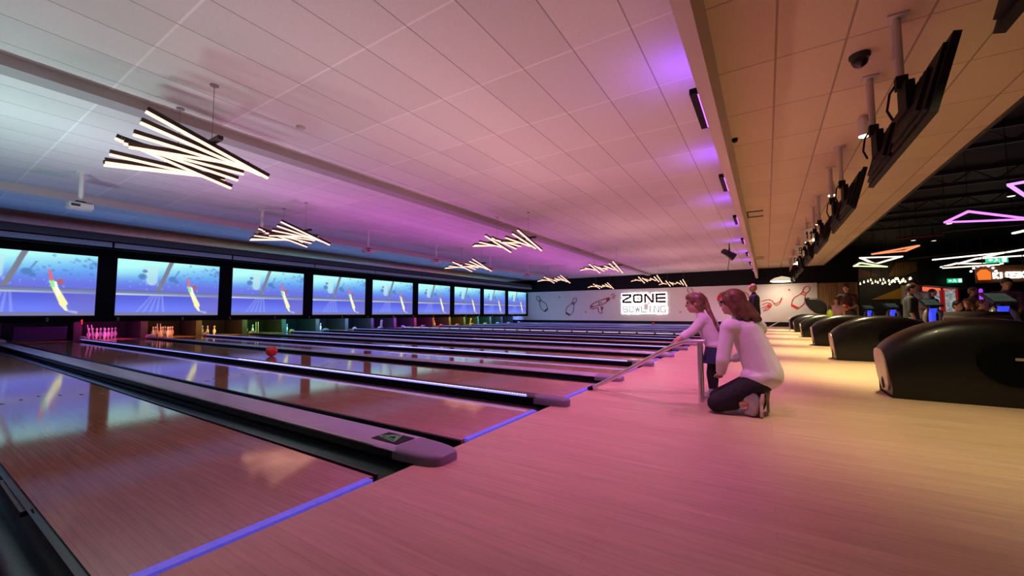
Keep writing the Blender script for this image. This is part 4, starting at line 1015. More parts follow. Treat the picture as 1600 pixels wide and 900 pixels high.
KR, AR = (4.33, .42, .085), (4.30, .12, .11)
for h_, k_, a_ in (((4.11, .11, .28), KL, AL), ((4.27, .10, .28), KR, AR)): bp += [('c', L(*h_), L(*k_), .088, .066), ('c', L(*k_), L(*a_), .062, .036), ('c', L(a_[0], a_[1]-.02, a_[2]+.02), L(a_[0], a_[1]-.05, .035), .036, .028)]
blob('body', bp, SKIN, w, 0.0075, 3)
eyes(w, hc, fw)
tp = [('c', L(4.185, .04, .36), L(4.18, .10, .55), .152, .138), ('c', L(4.18, .10, .55), L(4.17, .165, .72), .138, .128), ('c', L(SL[0], SL[1]-.01, SL[2]-.005), L(SR[0], SR[1]+.01, SR[2]-.005), .078, .078), ('c', L(4.17, .19, .80), L(4.168, .215, .845), .07, .06),
      ('e', L(4.19, .04, .34), (.165, .15, .12)), ('e', L(4.165, .085, .325), (.15, .14, .10)), ('c', L(*SL), L(*EL), .067, .058), ('c', L(*EL), L(4.12, .37, .36), .057, .044), ('c', L(*SR), L(*ER), .067, .056), ('c', L(*ER), L(4.42, .28, .45), .055, .04)]
blob('sweater', tp, WHT, w, 0.0085, 14)
lp = []
for h_, k_, a_ in (((4.11, .12, .26), KL, AL), ((4.27, .11, .26), KR, AR)):
    e_ = Vector(k_).lerp(Vector(a_), .55); lp += [('c', L(*h_), L(*k_), .105, .079), ('c', L(*k_), e_-O, .078, .062)]
lp.append(('e', L(4.19, .08, .28), (.15, .12, .10)))
blob('leggings', lp, BLK, w, 0.009, 3)
for a_ in (AL, AR):
    sx, sy = a_[0], a_[1]
    sh = blob('shoe', [('c', L(sx, sy-.035, .185), L(sx, sy-.05, .12), .044, .05), ('c', L(sx, sy-.05, .12), L(sx, sy-.035, .045), .05, .046), ('c', L(sx, sy+.0, .15), L(sx, sy-.03, .17), .05, .046), ('c', L(sx, sy-.04, .05), L(sx, sy+.01, .03), .04, .028)], SHOE, w, 0.008, 2)
    m = MB()
    so = [(-.036, .20), (.036, .20), (.043, .15), (.038, .11), (.05, .06), (.042, .012), (-.042, .012), (-.05, .06), (-.038, .11), (-.043, .15)]
    m.add([(sx+a-O.x, sy-.088-O.y-(.012 if z > .17 else 0), z) for a, z in so]+[(sx+a-O.x, sy-.112-O.y-(.012 if z > .17 else 0), z) for a, z in so],
          [tuple(range(10)), tuple(range(19, 9, -1))]+[(i, 10+i, 10+(i+1) % 10, (i+1) % 10) for i in range(10)]); m.obj('sole', SOLE, sh)
hp = [('e', hc-f*.016+u*.026, (.092, .102, .10)), ('e', hc-f*.05-u*.02, (.085, .075, .10)), ('e', hc+f*.045+u*.075, (.06, .045, .03))]
for q, (e1, e2) in enumerate((((4.10, .20, .93), (4.085, .15, .845)), ((4.14, .155, .93), (4.12, .085, .835)), ((4.19, .14, .93), (4.18, .06, .83)), ((4.24, .165, .93), (4.25, .085, .835)), ((4.25, .22, .93), (4.27, .15, .85)))):
    hp += [('c', hc-f*.02+u*.05+s*(-.05+.025*q), L(*e1), .055, .05), ('c', L(*e1), L(*e2), .05, .026)]
hp += [('c', hc-s*.075+f*.02+u*.04, hc-s*.078-f*.025-u*.07, .03, .034), ('c', hc-s*.078-f*.025-u*.07, L(4.08, .215, .85), .034, .022)]
blob('hair', hp, HBR, w, 0.0085, 2)
m = MB()
for q in (-1, 1):
    cc = hc+f*.098+s*q*.033+u*.006
    m.path([cc+s*.024*math.cos(2*PI*a/16)+u*.019*math.sin(2*PI*a/16) for a in range(16)], .003, n=6, closed=True)
    m.path([cc+s*q*.024, hc+s*q*.082+f*.07+u*.01, hc+s*q*.084-f*.01+u*.01], .0025, n=6)
m.path([hc+f*.1-s*.01+u*.008, hc+f*.1+s*.01+u*.008], .003, n=6)
m.obj('glasses', mat('glasses_dark', (0.02, 0.02, 0.025), 0.3), w)

# ---- everyone further off
PANT = mat('cloth_dark_jeans', (0.03, 0.035, 0.05), 0.85)
def figure(x, y, face, label, shirt, hairm, h=1.7, pants=None, lean=0.0, arms='down', skin=None, seat=False, longhair=False, hold=None, bun=False, z0=0.0, bottom=True):
    """simple whole figure facing angle `face` (0 = +Y)"""
    t = thing('person', (x, y, z0), label, 'person', None, rz=face)
    k = h/1.7; skin = skin or SKIN2; pants = pants or PANT
    HZ = 0.50 if seat else 0.90
    Rl = Matrix.Rotation(-lean, 3, 'X')
    def U(a, b, c): return Rl @ Vector((a*k, b*k, c*k))+Vector((0, 0, HZ*k))      # upper body above the hips
    bp = []
    hcen = U(0, .03, .73); fd = Rl @ Vector((0, 1, -0.05)); f, u, s = head(bp, hcen, fd, k)
    bp += [('c', U(0, 0, .50), U(0, .01, .64), .05*k, .048*k), ('c', U(0, 0, 0), U(0, 0, .22), .13*k, .115*k), ('c', U(0, 0, .22), U(0, 0, .42), .115*k, .12*k), ('c', U(-.15, 0, .48), U(.15, 0, .48), .055*k, .055*k)]
    tp = [('c', U(0, 0, .0), U(0, 0, .22), .15*k, .135*k), ('c', U(0, 0, .22), U(0, 0, .42), .135*k, .14*k), ('c', U(-.15, 0, .475), U(.15, 0, .475), .072*k, .072*k), ('c', U(0, 0, .5), U(0, .005, .565), .075*k, .06*k)]
    for q in (-1, 1):
        sh_ = U(q*.19, 0, .47)
        if arms == 'down': el, wr, fd2 = U(q*.23, -.02, .18), U(q*.22, .05, -.05), (0, .2, -1)
        elif arms == 'fold': el, wr, fd2 = U(q*.24, .05, .20), U(q*.06, .20, .26), (-q, .3, 0)
        elif arms == 'front': el, wr, fd2 = U(q*.22, .08, .20), U(q*.10, .32, .18), (-q*.3, 1, 0)
        elif arms == 'hold': el, wr, fd2 = U(q*.25, .03, .20), U(q*.15, .27, .12), (-q*.4, 1, 0)
        bp += [('c', sh_, el, .05*k, .038*k), ('c', el, wr, .038*k, .026*k)]
        hand(bp, wr, fd2, (-q, 0, -.3), 0.95*k, 0.5, q)
        tp += [('c', sh_, el, .066*k, .054*k)]
        if arms == 'fold': tp += [('c', el, wr, .052*k, .04*k)]
    lg = []
    if seat:
        for q in (-1, 1):
            hp_, kn, an = Vector((q*.10, 0, .48))*k, Vector((q*.12, .42, .48))*k, Vector((q*.12, .40, .08))*k
            bp += [('c', hp_, kn, .08*k, .06*k), ('c', kn, an, .055*k, .04*k), ('c', an, an+Vector((0, .14, -.04))*k, .04*k, .03*k)]; lg += [('c', hp_, kn, .095*k, .072*k), ('c', kn, an, .068*k, .055*k)]
    else:
        for q in (-1, 1):
            hp_, kn, an = Vector((q*.095, 0, .86))*k, Vector((q*.105, .02, .48))*k, Vector((q*.11, -.02, .09))*k
            bp += [('c', hp_, kn, .09*k, .058*k), ('c', kn, an, .055*k, .038*k), ('c', an+Vector((0, 0, -.045))*k, an+Vector((0, .16, -.055))*k, .042*k, .032*k)]; lg += [('c', hp_, kn, .105*k, .074*k), ('c', kn, an, .072*k, .058*k)]
    lg.append(('e', Vector((0, 0, HZ-.0))*k, (.155*k, .125*k, .11*k)))
    blob('body', bp, skin, t, 0.013, 2); blob('shirt', tp, shirt, t, 0.016, 3); blob('trousers', lg, pants, t, 0.018, 3)
    hp = [('e', hcen-f*.015*k+u*.03*k, (.084*k, .098*k, .094*k)), ('e', hcen-f*.05*k-u*.015*k, (.074*k, .062*k, .08*k))]
    if longhair: hp += [('c', hcen-f*.06*k, hcen-f*.075*k-u*.16*k, .075*k, .05*k)]
    if bun: hp += [('e', hcen-f*.07*k+u*.11*k, (.045*k, .045*k, .045*k))]
    blob('hair', hp, hairm, t, 0.013, 2)
    sp = [('c', Vector((q*.11*k, (.38 if seat else -.04)*k, .04*k)), Vector((q*.11*k, (.56 if seat else .14)*k, .035*k)), .05*k, .042*k) for q in (-1, 1)]
    for q in range(2): blob('shoe', [sp[q]], BLK, t, 0.014, 1)
    if seat:
        m = MB(); m.lathe([(0, .20*k), (.02, .23*k), (.29*k, .24*k), (.33*k, .22*k), (.34*k, .05)], n=20)
        o = m.obj('stool', mat('stool_black', (0.012, 0.011, 0.011), 0.5), smooth=True, loc=(x, y, 0)); tag(o, 'round black stool under the '+label.split(' sitting')[0].split(' seated')[0].replace('person', 'seated person'), 'stool')
    return t
HDK = mat('hair_dark', (0.018, 0.012, 0.010), 0.5); HSA = mat('hair_sandy', (0.26, 0.15, 0.07), 0.5)
GREYS = mat('cloth_grey_trouser', (0.22, 0.22, 0.24), 0.85)
def px_y(px, X): return at(px, 480, 0, X).y
figure(13.1, px_y(1179, 13.1), 0.15, 'woman with short sandy hair in a black top standing behind the kneeling woman', mat('cloth_black_top', (0.012, 0.012, 0.02), 0.85), HSA, 1.66, GREYS, 0.0, 'fold')
figure(17.0, px_y(1307, 17.0), 1.4, 'child with dark hair in a pale sleeveless top beside the man holding an orange ball', mat('cloth_pale_pink', (0.62, 0.42, 0.42), 0.85), HDK, 1.34, None, 0, 'down', bun=True)
mx, my = 17.6, px_y(1325, 17.6)
figure(mx, my, 1.2, 'man in a dark brown shirt holding an orange bowling ball by the timber panel', mat('cloth_brown', (0.05, 0.025, 0.02), 0.85), HDK, 1.80, None, 0.12, 'hold')
bowling_ball((mx-0.30, my+0.12, 1.06), (0.75, 0.14, 0.03), 'ball_orange', 'orange bowling ball held in the hands of the brown shirted man')
figure(11.2, px_y(1423, 11.2), 3.0, 'person all in black standing side-on beside the second ball return', BLK, HDK, 1.44, BLK, 0.0, 'down')
figure(13.4, px_y(1438, 13.4), 1.0, 'man in a pale blue shirt bending over a console', mat('cloth_pale_blue', (0.20, 0.22, 0.33), 0.85), HDK, 1.66, None, 0.28, 'front')
figure(15.9, px_y(1457, 15.9), 2.4, 'person in a dark green shirt standing in front of the red drink fridges', mat('cloth_dark_green', (0.02, 0.03, 0.025), 0.85), HDK, 1.52, None, 0.0, 'down')
figure(11.0, px_y(1491, 11.0), 2.0, 'person in a white and violet patterned shirt sitting behind the nearest ball return', mat('cloth_patterned', (0.55, 0.42, 0.52), 0.85, var=0.75, vscale=16), HDK, 1.42, None, 0.1, 'down', seat=True, z0=0.0)
figure(12.2, px_y(1513, 12.2), 1.2, 'person with brown hair and a dark red top sitting in the crowded lounge', mat('cloth_dark_red', (0.12, 0.02, 0.02), 0.85), HBR, 1.5, None, 0.1, 'down', seat=True, z0=0.0)
figure(13.4, px_y(1530, 13.4), 2.3, 'person with bare face turned toward us sitting in the crowded lounge', mat('cloth_rust', (0.16, 0.05, 0.03), 0.85), HBR, 1.5, None, 0.05, 'down', skin=SKIN, seat=True, z0=0.0)
figure(14.2, px_y(1494, 14.2), 1.9, 'person with pale blond hair seated below the drink fridges', mat('cloth_brown2', (0.10, 0.05, 0.04), 0.85), mat('hair_blond', (0.42, 0.30, 0.15), 0.5), 1.5, None, 0.1, 'down', seat=True, z0=0.0)
figure(11.4, px_y(1566, 11.4), 1.5, 'person in a purple shirt leaning over the console under the KIOSK sign', mat('cloth_purple', (0.12, 0.06, 0.18), 0.85), HDK, 1.56, BLK, 0.42, 'front')
figure(15.0, px_y(1520, 15.0), 2.6, 'person in a mustard top standing behind the lounge crowd with one arm forward', mat('cloth_mustard', (0.20, 0.13, 0.03), 0.85), HBR, 1.50, None, 0.0, 'front')
# curved lounge seats they sit on
def lounge(x0, y0, rz, label, stripe):
    t = thing('lounge_seat', (x0, y0, 0), label, 'seat', None, rz)
    m = MB(); rings = []
    for k in range(15):
        a = -1.1+2.2*k/14; c, s = math.sin(a), math.cos(a)
        rings.append([(c*r*.62, s*r*.62-0.4, z) for r, z in ((.62, .0), (.62, .82), (.66, .90), (.74, .90), (.80, .80), (.80, 0))])
    m.loft(rings); m.obj('back', stripe, t, smooth=True)
    m = MB(); m.prism([(math.cos(a)*.37, math.sin(a)*.37-.4) for a in [-1.1+2.2*k/14 for k in range(15)]]+[(-.1, .0), (-.1, -.8)], 2, .0, .45); m.obj('cushion', mat('seat_black', (0.012, 0.011, 0.011), 0.5), t)
STR = bpy.data.materials.new('seat_striped'); STR.use_nodes = True
_nt = STR.node_tree; _b = _nt.nodes['Principled BSDF']; _b.inputs['Roughness'].default_value = 0.6
_tc = nd(_nt, 'ShaderNodeTexCoord'); _wv = nd(_nt, 'ShaderNodeTexWave', Scale=3.2, Distortion=2.0); _wv.bands_direction = 'Z'; _nt.links.new(_tc.outputs['Object'], _wv.inputs['Vector'])
_rp = nd(_nt, 'ShaderNodeValToRGB'); _rp.color_ramp.elements[0].color = (0.02, 0.012, 0.012, 1); _rp.color_ramp.elements[1].color = (0.12, 0.07, 0.07, 1); _rp.color_ramp.elements[0].position = .5
_nt.links.new(_wv.outputs['Fac'], _rp.inputs['Fac']); _nt.links.new(_rp.outputs['Color'], _b.inputs['Base Color'])
lounge(7.35, px_y(1531, 7.35)-0.1, 2.2, 'dark curved lounge seat back with pale stripes above the closest ball return', STR)
# lime bottle bag beside the child
p = at(1297, 490, 0, 16.5)
t = thing('lime_bottle', (p.x, p.y, 0.0), 'lime green bottle with dark cap standing on a stand between open hood and child', 'bottle')
m = MB(); m.lathe([(0.72, .07), (0.75, .085), (0.92, .085), (0.97, .05), (1.0, .04)], n=16); m.obj('bottle', mat('lime', (0.30, 0.42, 0.02), 0.4), t, smooth=True)
m = MB(); m.lathe([(1.0, .045), (1.10, .05), (1.12, .03)], n=14); m.obj('cap', DARKP, t, smooth=True)
m = MB(); m.lathe([(0, .2), (0.03, .2), (0.05, .04), (0.70, .04), (0.72, .16), (.722, .16)], n=18); m.obj('stand', DARKP, t, smooth=True)

# ================================================================== DARK HALL ON THE RIGHT
def zat(px, py, X): p = at(px, py, 0, X); return (p.y, p.z)
# angled feature wall panels (brown, mustard) on the hall wall
def panel(pts, X, name, label, m, th=0.05):
    q = [zat(*a, X) for a in pts]
    b = MB(); b.prism(q, 0, X, X+th); return tag(b.obj(name, m), label, 'wall panel')
panel([(1388, 432), (1400, 410), (1433, 409), (1433, 430)], HX-0.08, 'timber_mounted_panel', 'brown angled timber panel high above the string lights', mat('panel_brown', (0.17, 0.085, 0.025), 0.6, var=0.2))
panel([(1341, 419), (1376, 431), (1341, 434)], HX-0.08, 'rust_mounted_panel', 'dark rust triangular panel above the string lights', mat('panel_rust', (0.12, 0.025, 0.012), 0.6))
panel([(1362, 468), (1409, 449), (1409, 467), (1362, 468.5)], HX-0.08, 'mustard_mounted_panel', 'mustard yellow wedge painted panel behind the consoles', mat('panel_mustard', (0.42, 0.22, 0.02), 0.6))
panel([(1408, 441), (1470, 447), (1500, 450), (1500, 475), (1408, 475)], HX-0.06, 'cream_mounted_panel', 'cream wall stretch lit behind the standing people', mat('cream_lit', (0.48, 0.42, 0.26), 0.6))
# sloping black bulkhead over the fridges
q = [zat(*a, 33.0) for a in ((1402, 442), (1432, 424), (1530, 416), (1545, 449), (1500, 450))]
b = MB(); b.prism(q, 0, 33.0, 34.42); tag(b.obj('hanging_bulkhead', mat('bulkhead_black', (0.012, 0.012, 0.014), 0.5)), 'sloping black bulkhead hanging over the drink fridges', 'bulkhead')
# drink fridges
for k, (x0, x1, y0, y1) in enumerate(((1473, 1496, 446, 472), (1441, 1471, 448, 474))):
    X = 34.5; A = zat(x0, y0, X); Bq = zat(x1, y1, X); cy = (A[0]+Bq[0])/2; wd = abs(A[0]-Bq[0])
    t = thing('drink_fridge', (X, cy, 0), ('drink fridge with red lit header, clear of the people' if k == 0 else 'drink fridge with red lit header behind the person in green'), 'fridge', 'red lit drink fridges')
    zt = A[1]
    m = MB(); m.box((0, -wd/2, 0), (0.7, wd/2, zt)); m.obj('body', mat('fridge_red', (0.25, 0.01, 0.01), 0.4), t)
    m = MB(); m.box((-0.03, -wd/2, zt-0.25), (0, wd/2, zt)); m.obj('header', mat('fridge_header', (0.5, 0.05, 0.02), 0.4, emit=(1.0, 0.12, 0.05), es=1.3), t)
    m = MB()
    for s in (-1, 1): m.box((-0.03, s*wd/2-0.04, 0.1), (0, s*wd/2+0.04, zt-0.25))
    m.obj('door_frame', mat('fridge_frame', (0.4, 0.01, 0.01), 0.4, emit=(0.9, 0.03, 0.03), es=0.25), t)
    FR = bpy.data.materials.new('fridge_inside'); FR.use_nodes = True; nt = FR.node_tree; bb = nt.nodes['Principled BSDF']
    tc = nd(nt, 'ShaderNodeTexCoord'); vo = nd(nt, 'ShaderNodeTexVoronoi', Scale=7.0); nt.links.new(tc.outputs['Object'], vo.inputs['Vector'])
    rp = nd(nt, 'ShaderNodeValToRGB'); rp.color_ramp.elements[0].color = (0.03, 0.08, 0.14, 1); rp.color_ramp.elements[1].color = (0.6, 0.65, 0.6, 1)
    nt.links.new(vo.outputs['Distance'], rp.inputs['Fac']); nt.links.new(rp.outputs['Color'], bb.inputs['Emission Color']); bb.inputs['Emission Strength'].default_value = 0.6
    m = MB(); m.box((-0.01, -wd/2+0.06, 0.15), (0.0, wd/2-0.06, zt-0.27)); m.obj('lit_interior', FR, t)
# exit signs
GRN = mat('exit_green', (0.0, 0.25, 0.12), 0.4, emit=(0.02, 0.62, 0.30), es=1.0); GWH = mat('exit_white', (0.8, 0.9, 0.85), 0.4, emit=(0.85, 1, 0.92), es=1.2)
for k, (px, py, X, wd, lab) in enumerate(((1492, 438.5, 32.5, 0.58, 'green running-man exit sign over the drink fridges'), (1558, 406, 25.0, 0.62, 'green running-man exit sign hanging among the white light bars'))):
    p = at(px, py, 0, X)
    t = thing('exit_sign', p, lab, 'exit sign')
    m = MB(); m.box((0, -wd/2, -0.12), (0.08, wd/2, 0.12)); m.obj('light_box', GRN, t)
    m = MB(); m.ball((-0.008, 0.03, 0.07), 0.022, n=8)
    for a_, b_ in (((0.02, 0.045), (-0.01, -0.02)), ((-0.01, -0.02), (-0.05, -0.05)), ((-0.05, -0.05), (-0.04, -0.10)), ((-0.01, -0.02), (0.05, -0.06)), ((0.05, -0.06), (0.10, -0.07)), ((0.02, 0.035), (-0.05, 0.02)), ((0.02, 0.035), (0.06, -0.01))):
        m.path([(-0.008, a_[0], a_[1]), (-0.008, b_[0], b_[1])], 0.012, n=6)
    m.box((-0.012, -0.26, -0.10), (-0.004, -0.14, 0.10)); m.prism([(0.26, 0.0), (0.18, 0.06), (0.18, -0.06)], 0, -0.012, -0.004); m.box((-0.012, 0.12, -0.02), (-0.004, 0.19, 0.02))
    m.obj('pictogram', GWH, t)
    m = MB(); m.tube((0.04, 0, 0.12), (0.04, 0, 4.9-p.z), 0.012, n=6); m.obj('hanger', BLACK, t)
# kiosk sign
X = 24.0
A = zat(1549, 437, X); Bq = zat(1600, 424, X)
t = thing('kiosk_sign', (X, A[0], A[1]), 'lit KIOSK sign with an orange fan emblem and white dots', 'sign')
KW = mat('kiosk_white', (1, 1, 1), 0.4, emit=(1.0, 0.94, 0.82), es=1.5)
wd = abs(A[0]-Bq[0]); cw = wd/5*0.72; hh = (zat(1575, 426, X)[1]-zat(1575, 434, X)[1])
b0 = zat(1575, 434, X)[1]-A[1]
for i, ch in enumerate('KIOSK'):
    m = letter_mb(ch, cw*0.86 if ch != 'I' else cw*0.4, hh, 0.055, depth=0.06, off=(-0.02, -0.06-i*wd/5*0.98, b0)); m.obj('letter', KW, t)
m = MB(); m.box((0, -wd-0.35, -0.12), (0.08, 0.42, 0.56)); m.obj('back_board', mat('kiosk_board', (0.16, 0.06, 0.02), 0.6), t)
m = MB(); c = (0.19, 0.17)
fan = [(c[0], 0.0)]+[(c[0]+0.30*math.cos(a), 0.12+0.32*math.sin(a)) for a in [PI*0.02+PI*k/12*1.0 for k in range(13)]]
m.prism([(0.36, 0.0), (0.02, 0.0), (0.02, 0.30), (0.12, 0.42), (0.28, 0.42), (0.40, 0.28)], 0, -0.05, -0.01); m.obj('fan_emblem', mat('kiosk_orange', (0.8, 0.2, 0.02), 0.4, emit=(1, 0.22, 0.03), es=0.8), t)
m = MB()
for k in range(7):
    a = 0.35+k*0.42; m.ball((-0.04, 0.22+0.36*math.cos(a), 0.25+0.34*math.sin(a)), 0.042, n=6)
m.obj('bulb_dots', mat('dot_white', (1, 1, 1), 0.4, emit=(0.95, 0.9, 1.0), es=2.5), t)
m = MB(); m.tube((0.04, 0.2, 0.56), (0.04, 0.2, 4.9-A[1]), 0.015, n=6); m.tube((0.04, -wd, 0.56), (0.04, -wd, 4.9-A[1]), 0.015, n=6); m.obj('hanger', BLACK, t)
# kiosk counter front glow posts
p = at(1533, 462, 0, 26.0)
t = thing('glow_post', (p.x, p.y, 0), 'slim violet lit post beside the kiosk', 'post')
m = MB(); m.lathe([(0, .12), (0.03, .12), (0.05, .05), (1.2, .05)], n=14); m.obj('column', DARKP, t)
m = MB(); m.lathe([(1.2, .06), (1.9, .06), (1.95, .03)], n=14); m.obj('violet_tube', mat('post_violet', (0.2, 0.0, 0.3), 0.4, emit=(0.45, 0.05, 0.9), es=1.0), t)
# string lights
BUL = mat('bulb_warm', (1, 0.9, 0.6), 0.4, emit=(1.0, 0.80, 0.42), es=5)
rs = random.Random(11)
strings = [[(1340, 444), (1350, 440), (1361, 437)], [(1362, 441), (1372, 439), (1381, 436)], [(1378, 441), (1388, 437), (1398, 440)], [(1390, 443), (1396, 437), (1404, 435)], [(1400, 434), (1407, 440), (1413, 436)], [(1408, 437), (1416, 438), (1424, 433)]]
for k, st_ in enumerate(strings):
    X = 31.4+0.27*k
    P3 = [at(*q, 0, X) for q in st_]
    t = thing('string_light', P3[1], f'string of warm bulbs under the brown panels, {ORD[k+1]} strand from the timber side', 'string light', 'strings of warm bulbs')
    m = MB(); m.path([q-P3[1] for q in P3], 0.012, n=5); m.tube(P3[0]-P3[1], P3[0]-P3[1]+Vector((0, 0, 4.9-P3[0].z)), 0.008, n=5); m.tube(P3[-1]-P3[1], P3[-1]-P3[1]+Vector((0, 0, 4.9-P3[-1].z)), 0.008, n=5); m.obj('cable', BLACK, t)
    for q in range(5):
        a = q/4; pt = (P3[0].lerp(P3[1], a*2) if a < .5 else P3[1].lerp(P3[2], a*2-1))-P3[1]+Vector((rs.uniform(-.2, .2), 0, -0.06+rs.uniform(-.05, .05)))
        m = MB(); m.ball(pt, 0.04, n=6); m.tube(pt+Vector((0, 0, .05)), pt+Vector((0, 0, .10)), .02, n=6); m.obj('bulb', BUL, t)
# neon triangles and zig-zag bars under the black ceiling
def bar_box(m, a, b, z0, z1, w):
    a = Vector((*a, 0)); b = Vector((*b, 0)); d = (b-a).normalized(); n = Vector((-d.y, d.x, 0))*w/2
    m.prism([(v.x, v.y) for v in (a+n, a-n, b-n, b+n)], 2, z0, z1)
def neon(pts, z, name, label, colr, es, closed=True, r=0.03):
    P3 = [at(*q, 2, z) for q in pts]; c = sum(P3, Vector())/len(P3)
    t = thing(name, c, label, 'light', 'neon lights under the black ceiling')
    m = MB()
    segs = list(zip(P3[:-1], P3[1:]))+([(P3[-1], P3[0])] if closed else [])
    for a, b_ in segs:
        d = (b_-a).normalized()*r; bar_box(m, (a-d-c).xy, (b_+d-c).xy, -0.045, 0.0, r*2)
    m.obj('glowing_bar', mat('neon_'+name+str(round(colr[0]*100))+str(round(colr[1]*100)), colr, 0.4, emit=colr, es=es), t)
    m = MB()
    for a, b_ in segs:
        d = (b_-a).normalized()*r; bar_box(m, (a-d-c).xy, (b_+d-c).xy, 0.0, 0.05, r*2.2)
    m.obj('housing', BLACK, t)
    for a in P3:
        m = MB(); m.tube(a-c+Vector((0, 0, .05)), a-c+Vector((0, 0, 4.9-z)), 0.006, n=5); m.obj('hanging_wire', BLACK, t)
neon([(1477, 346), (1513, 329), (1612, 341)], 3.45, 'neon_triangle', 'purple neon triangle lying flat under the black ceiling', (0.72, 0.22, 1.0), 1.6, r=0.024)
neon([(1576, 287), (1640, 330), (1660, 272)], 3.45, 'neon_triangle', 'violet neon triangle corner entering at the photo edge above the purple one', (0.45, 0.2, 1.0), 2.2, r=0.024)
neon([(1364, 396), (1434, 383), (1415, 391)], 3.25, 'neon_triangle', 'orange neon triangle above the white and green triangles', (1.0, 0.33, 0.14), 1.0, r=0.04)
neon([(1345, 402), (1408, 400), (1367, 412)], 3.25, 'neon_triangle', 'white neon triangle between the orange and green triangles', (1.0, 0.84, 0.66), 1.6, r=0.045)
neon([(1335, 415), (1344, 410), (1385, 416)], 3.15, 'neon_triangle', 'pale green neon triangle over the timber panel edge', (0.72, 0.9, 0.5), 1.2, r=0.04)
neon([(1459, 405), (1567, 394), (1530, 403), (1640, 396)], 3.2, 'light_bar', 'white zigzag of light bars above the exit sign', (1.0, 0.90, 0.74), 2.2, closed=False, r=0.04)
neon([(1527, 403), (1498, 411), (1565, 411), (1534, 417)], 3.06, 'light_bar', 'white zigzag of light bars right above the KIOSK sign', (1.0, 0.88, 0.72), 2.0, closed=False, r=0.04)
neon([(1471, 416.5), (1496, 410.5)], 2.98, 'light_bar', 'short white light bar over the bulkhead slope', (1.0, 0.90, 0.74), 2.2, closed=False, r=0.04)
neon([(1474, 418), (1560, 412.5)], 2.72, 'light_bar', 'long thin white light bar over the bulkhead', (1.0, 0.86, 0.68), 1.6, closed=False, r=0.03)
neon([(1585, 363), (1640, 350)], 3.3, 'light_bar', 'white light bar end at the photo edge under the purple triangle', (1.0, 0.92, 0.8), 2.2, closed=False, r=0.04)
neon([(1575, 393), (1640, 382)], 3.2, 'light_bar', 'white light bar at the photo edge above the KIOSK letters', (1.0, 0.9, 0.76), 2.2, closed=False, r=0.04)
# dim pipes, trusses and recessed spots in the black ceiling
for k, (pa, pb_, z, r, c, lab) in enumerate((((1400, 373), (1475, 366), 4.3, 0.05, (0.20, 0.008, 0.008), 'dark red pipe running under the black ceiling'),
        ((1420, 404), (1640, 383), 4.0, 0.05, (0.03, 0.03, 0.032), 'dim grey pipe under the black ceiling above the zigzag bars'),
        ((1470, 362), (1640, 346), 4.2, 0.05, (0.05, 0.05, 0.05), 'dim grey pipe under the black ceiling beside the purple triangle'))):
    A = at(*pa, 2, z); Bv = at(*pb_, 2, z); m = MB(); m.tube(A, Bv, r, n=10)
    for q in (0.1, 0.5, 0.9):
        c_ = A.lerp(Bv, q); m.tube(c_, (c_.x, c_.y, 4.9), 0.012, n=6)
    tag(m.obj('hanging_pipe', mat(f'pipe_{k}', c, 0.5)), lab, 'pipe')
TRM = mat('truss_black', (0.02, 0.02, 0.022), 0.5)
for k, x0 in enumerate((9.0, 12.5, 16.0, 19.5, 23.0)):
    m = MB(); m.box((x0, -15.5, 4.45), (x0+0.08, -3.3, 4.55)); m.box((x0, -15.5, 4.8), (x0+0.08, -3.3, 4.9))
    yv = -15.3
    while yv < -3.6: m.tube((x0+.04, yv, 4.5), (x0+.04, yv+.45, 4.84), .02, n=5); m.tube((x0+.04, yv+.45, 4.84), (x0+.04, yv+.9, 4.5), .02, n=5); yv += .9
    tag(m.obj('hanging_truss', TRM), f'black steel truss across the dark ceiling, {ORD[k+1]} from the camera', 'truss', 'black ceiling trusses')
for k, (px, py) in enumerate(((1580, 307), (1483, 350), (1427, 376), (1459, 376.5))):
    p = at(px, py, 2, 4.3)
    m = MB(); m.lathe([(0.0, .07), (0.01, .085), (0.16, .085), (0.17, .02), (0.6, .015)], n=16, mi=[1, 0, 0, 0])
    o = m.obj('recessed_spot', [TRM, mat('spot_glow', (1, .9, .75), .4, emit=(1, .85, .65), es=1.5)], smooth=True, loc=p); tag(o, f'small recessed spot glowing in the black ceiling, {ORD[k+1]} from the photo edge', 'spot light', 'small spots in the black ceiling')

# ================================================================== LIGHT
def aim(o, d): o.rotation_euler = Vector(d).to_track_quat('-Z', 'Y').to_euler()
def spot(loc, d, col, e, ang=120, blend=1.0, r=0.03):
    l = bpy.data.lights.new('spot', 'SPOT'); l.color = col; l.energy = e; l.spot_size = math.radians(ang); l.spot_blend = blend; l.shadow_soft_size = r
    o = bpy.data.objects.new('spot', l); C.objects.link(o); o.location = loc; aim(o, d); return o
def area(loc, d, col, e, sx, sy):
    l = bpy.data.lights.new('area', 'AREA'); l.shape = 'RECTANGLE'; l.size = sx; l.size_y = sy; l.color = col; l.energy = e
    o = bpy.data.objects.new('area', l); C.objects.link(o); o.location = loc; aim(o, d); return o
# warm downlights over the approach
WARM = (1.0, 0.82, 0.46)
for x0, e in zip(DLX, (480, 1700, 1850, 1850, 1850, 1850, 1850)): spot((x0, -1.33, CZ-0.33), (0, -0.06, -1), WARM, e, 72, 0.9, 0.06)
spot((0.6, -1.33, CZ-0.33), (0, -0.06, -1), WARM, 140, 70, 1.0, 0.06)
# pink floods fixed to the downstand, washing the approach and lanes
for x0, e in ((3.0, 350), (6.2, 610), (9.6, 560), (13.0, 560), (17, 560), (21, 560), (25, 560), (28.5, 380)): spot((x0, 0.60, 3.15), (0.1, 0.5, -1), (1.0, 0.23, 0.84), e, 118, 1.0, 0.04)
